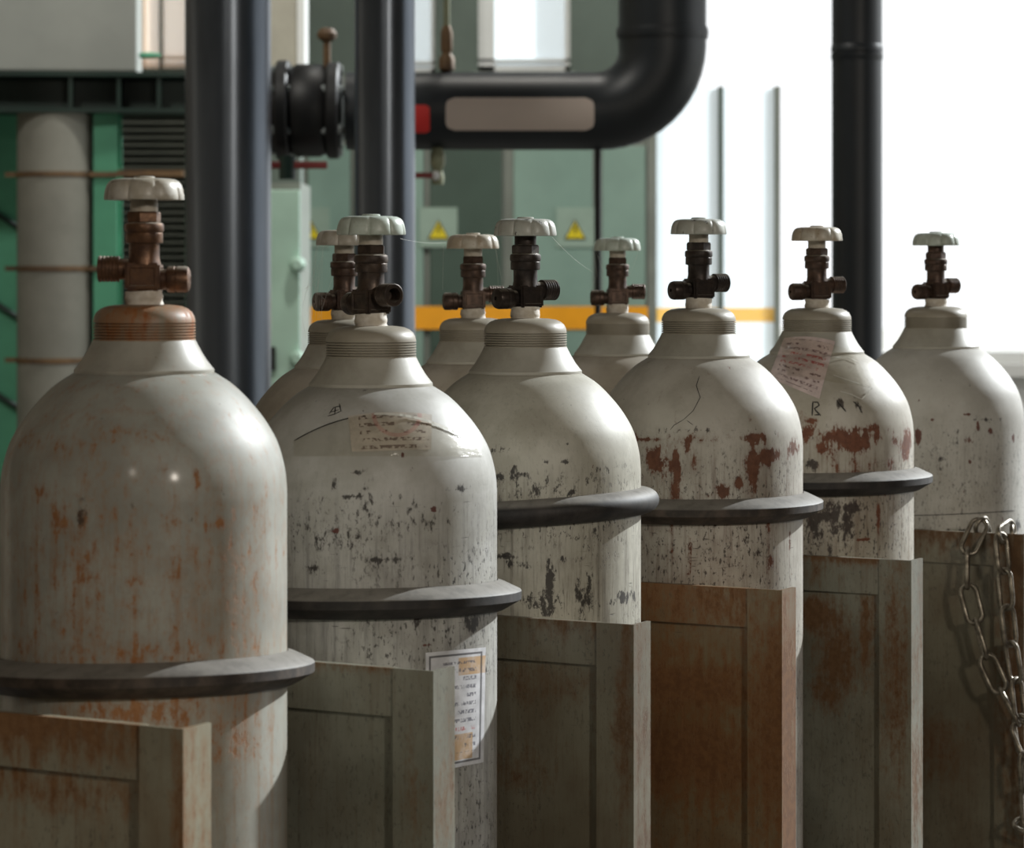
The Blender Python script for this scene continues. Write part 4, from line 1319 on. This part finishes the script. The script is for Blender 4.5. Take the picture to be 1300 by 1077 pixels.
cobweb('cobweb between the stained cream wheel and its valve', [((563, 312), yb3 - .02, (562, 368), yb3, 0), ((628, 312), yb3 - .01, (637, 355), yb3, 0), ((630, 311), yb3 - .01, (634, 385), yb3, .001), ((566, 308), yb3 - .03, (508, 303), 2.6, .002)])
cobweb('wispy cobweb around the narrow wheel in front of the yellow band', [((752, 315), yb4 - .01, (758, 350), yb4, -.003), ((758, 350), yb4, (749, 372), yb4, -.002), ((812, 314), yb4 - .01, (798, 352), yb4, .002), ((757, 318), yb4 - .02, (766, 345), yb4, .001),
                                          ((700, 300), CY['3'].y, (752, 345), yb4, .003)])

# ------------------------------------------------------------------ lamps hanging behind the camera
def lamp(x, y, z, power, label):
    t = thing('pendant_lamp', label, 'lamp', (x, y, z), 0, 'pendant lamps over the aisle')
    aim = (Vector((0.1, 2.9, 1.2)) - Vector((x, y, z))).normalized()
    q = aim.to_track_quat('-Z', 'Y')
    mtx = q.to_matrix().to_4x4()
    MB().lathe([(.04, .20), (.07, .18), (.20, .02), (.235, -.03), (.230, -.03), (.19, .02), (.06, .17)], 40, mtx, False).build('shade', M['black_iron'], t)
    MB().tube([mtx @ Vector((0, 0, .18)), Vector((0, -.06, .3)), Vector((0, -.06, 6.2 - z))], .008, 8).build('cable', M['black_iron'], t)
    em = NT('lamp glow')
    em.b.inputs['Emission Color'].default_value = (1, .82, .6, 1)
    em.b.inputs['Emission Strength'].default_value = 8
    MB().lathe([(.02, .13), (.045, .10), (.06, .05), (.045, .01), (.01, -.005)], 24, mtx).build('bulb', em.done((.9, .85, .8, 1)), t)
    l = bpy.data.lights.new('lamp_light', 'AREA')
    l.shape = 'DISK'
    l.size = .40
    l.energy = power
    l.color = (1, .91, .79)
    lo = bpy.data.objects.new('lamp_light', l)
    link(lo, t)
    lo.matrix_basis = mtx @ Matrix.Translation((0, 0, -.035))
lamp(2.30, -1.9, 2.70, LAMP_W, 'black pendant lamp on the bay side of the aisle')
lamp(-.5, -2.6, 3.1, LAMP_W * .2, 'black pendant lamp on the wall side of the aisle')

def fill_lamp(x, y, z, power, label):  # added fill light, not a fixture of the hall
    """unseen fill lamp added to brighten the background, its mouth turned to the back wall"""
    t = thing('fill_lamp', label, 'lamp', (x, y, z), 0, 'added fill lamps for the background')
    aim = Vector((0, .86, -.5)).normalized()
    mtx = aim.to_track_quat('-Z', 'Y').to_matrix().to_4x4()
    MB().lathe([(.02, .24), (.09, .22), (.20, .02), (.215, -.03), (.205, -.03), (.08, .20), (.01, .21)], 40, mtx, False).build('shade', M['black_iron'], t)
    MB().tube([mtx @ Vector((0, 0, .23)), Vector((0, -.12, .4)), Vector((0, -.12, 6.2 - z))], .008, 8).build('rod', M['black_iron'], t)
    em = NT('fill lamp glow')
    em.b.inputs['Emission Color'].default_value = (1, .95, .86, 1)
    em.b.inputs['Emission Strength'].default_value = 6
    MB().lathe([(.03, .16), (.06, .12), (.07, .06), (.05, .02), (.01, .01)], 24, mtx).build('bulb', em.done((.9, .88, .82, 1)), t)
    l = bpy.data.lights.new('lamp_light', 'AREA')
    l.shape = 'DISK'
    l.size = .36
    l.energy = power
    l.color = (1, .96, .88)
    lo = bpy.data.objects.new('lamp_light', l)
    link(lo, t)
    lo.matrix_basis = mtx @ Matrix.Translation((0, 0, -.035))
fill_lamp(-1.6, 4.6, 4.2, FILL_W * .27, 'added fill lamp turned towards the green post')
fill_lamp(.1, 6.9, 4.4, FILL_W * .46, 'added fill lamp turned towards the cabinets')
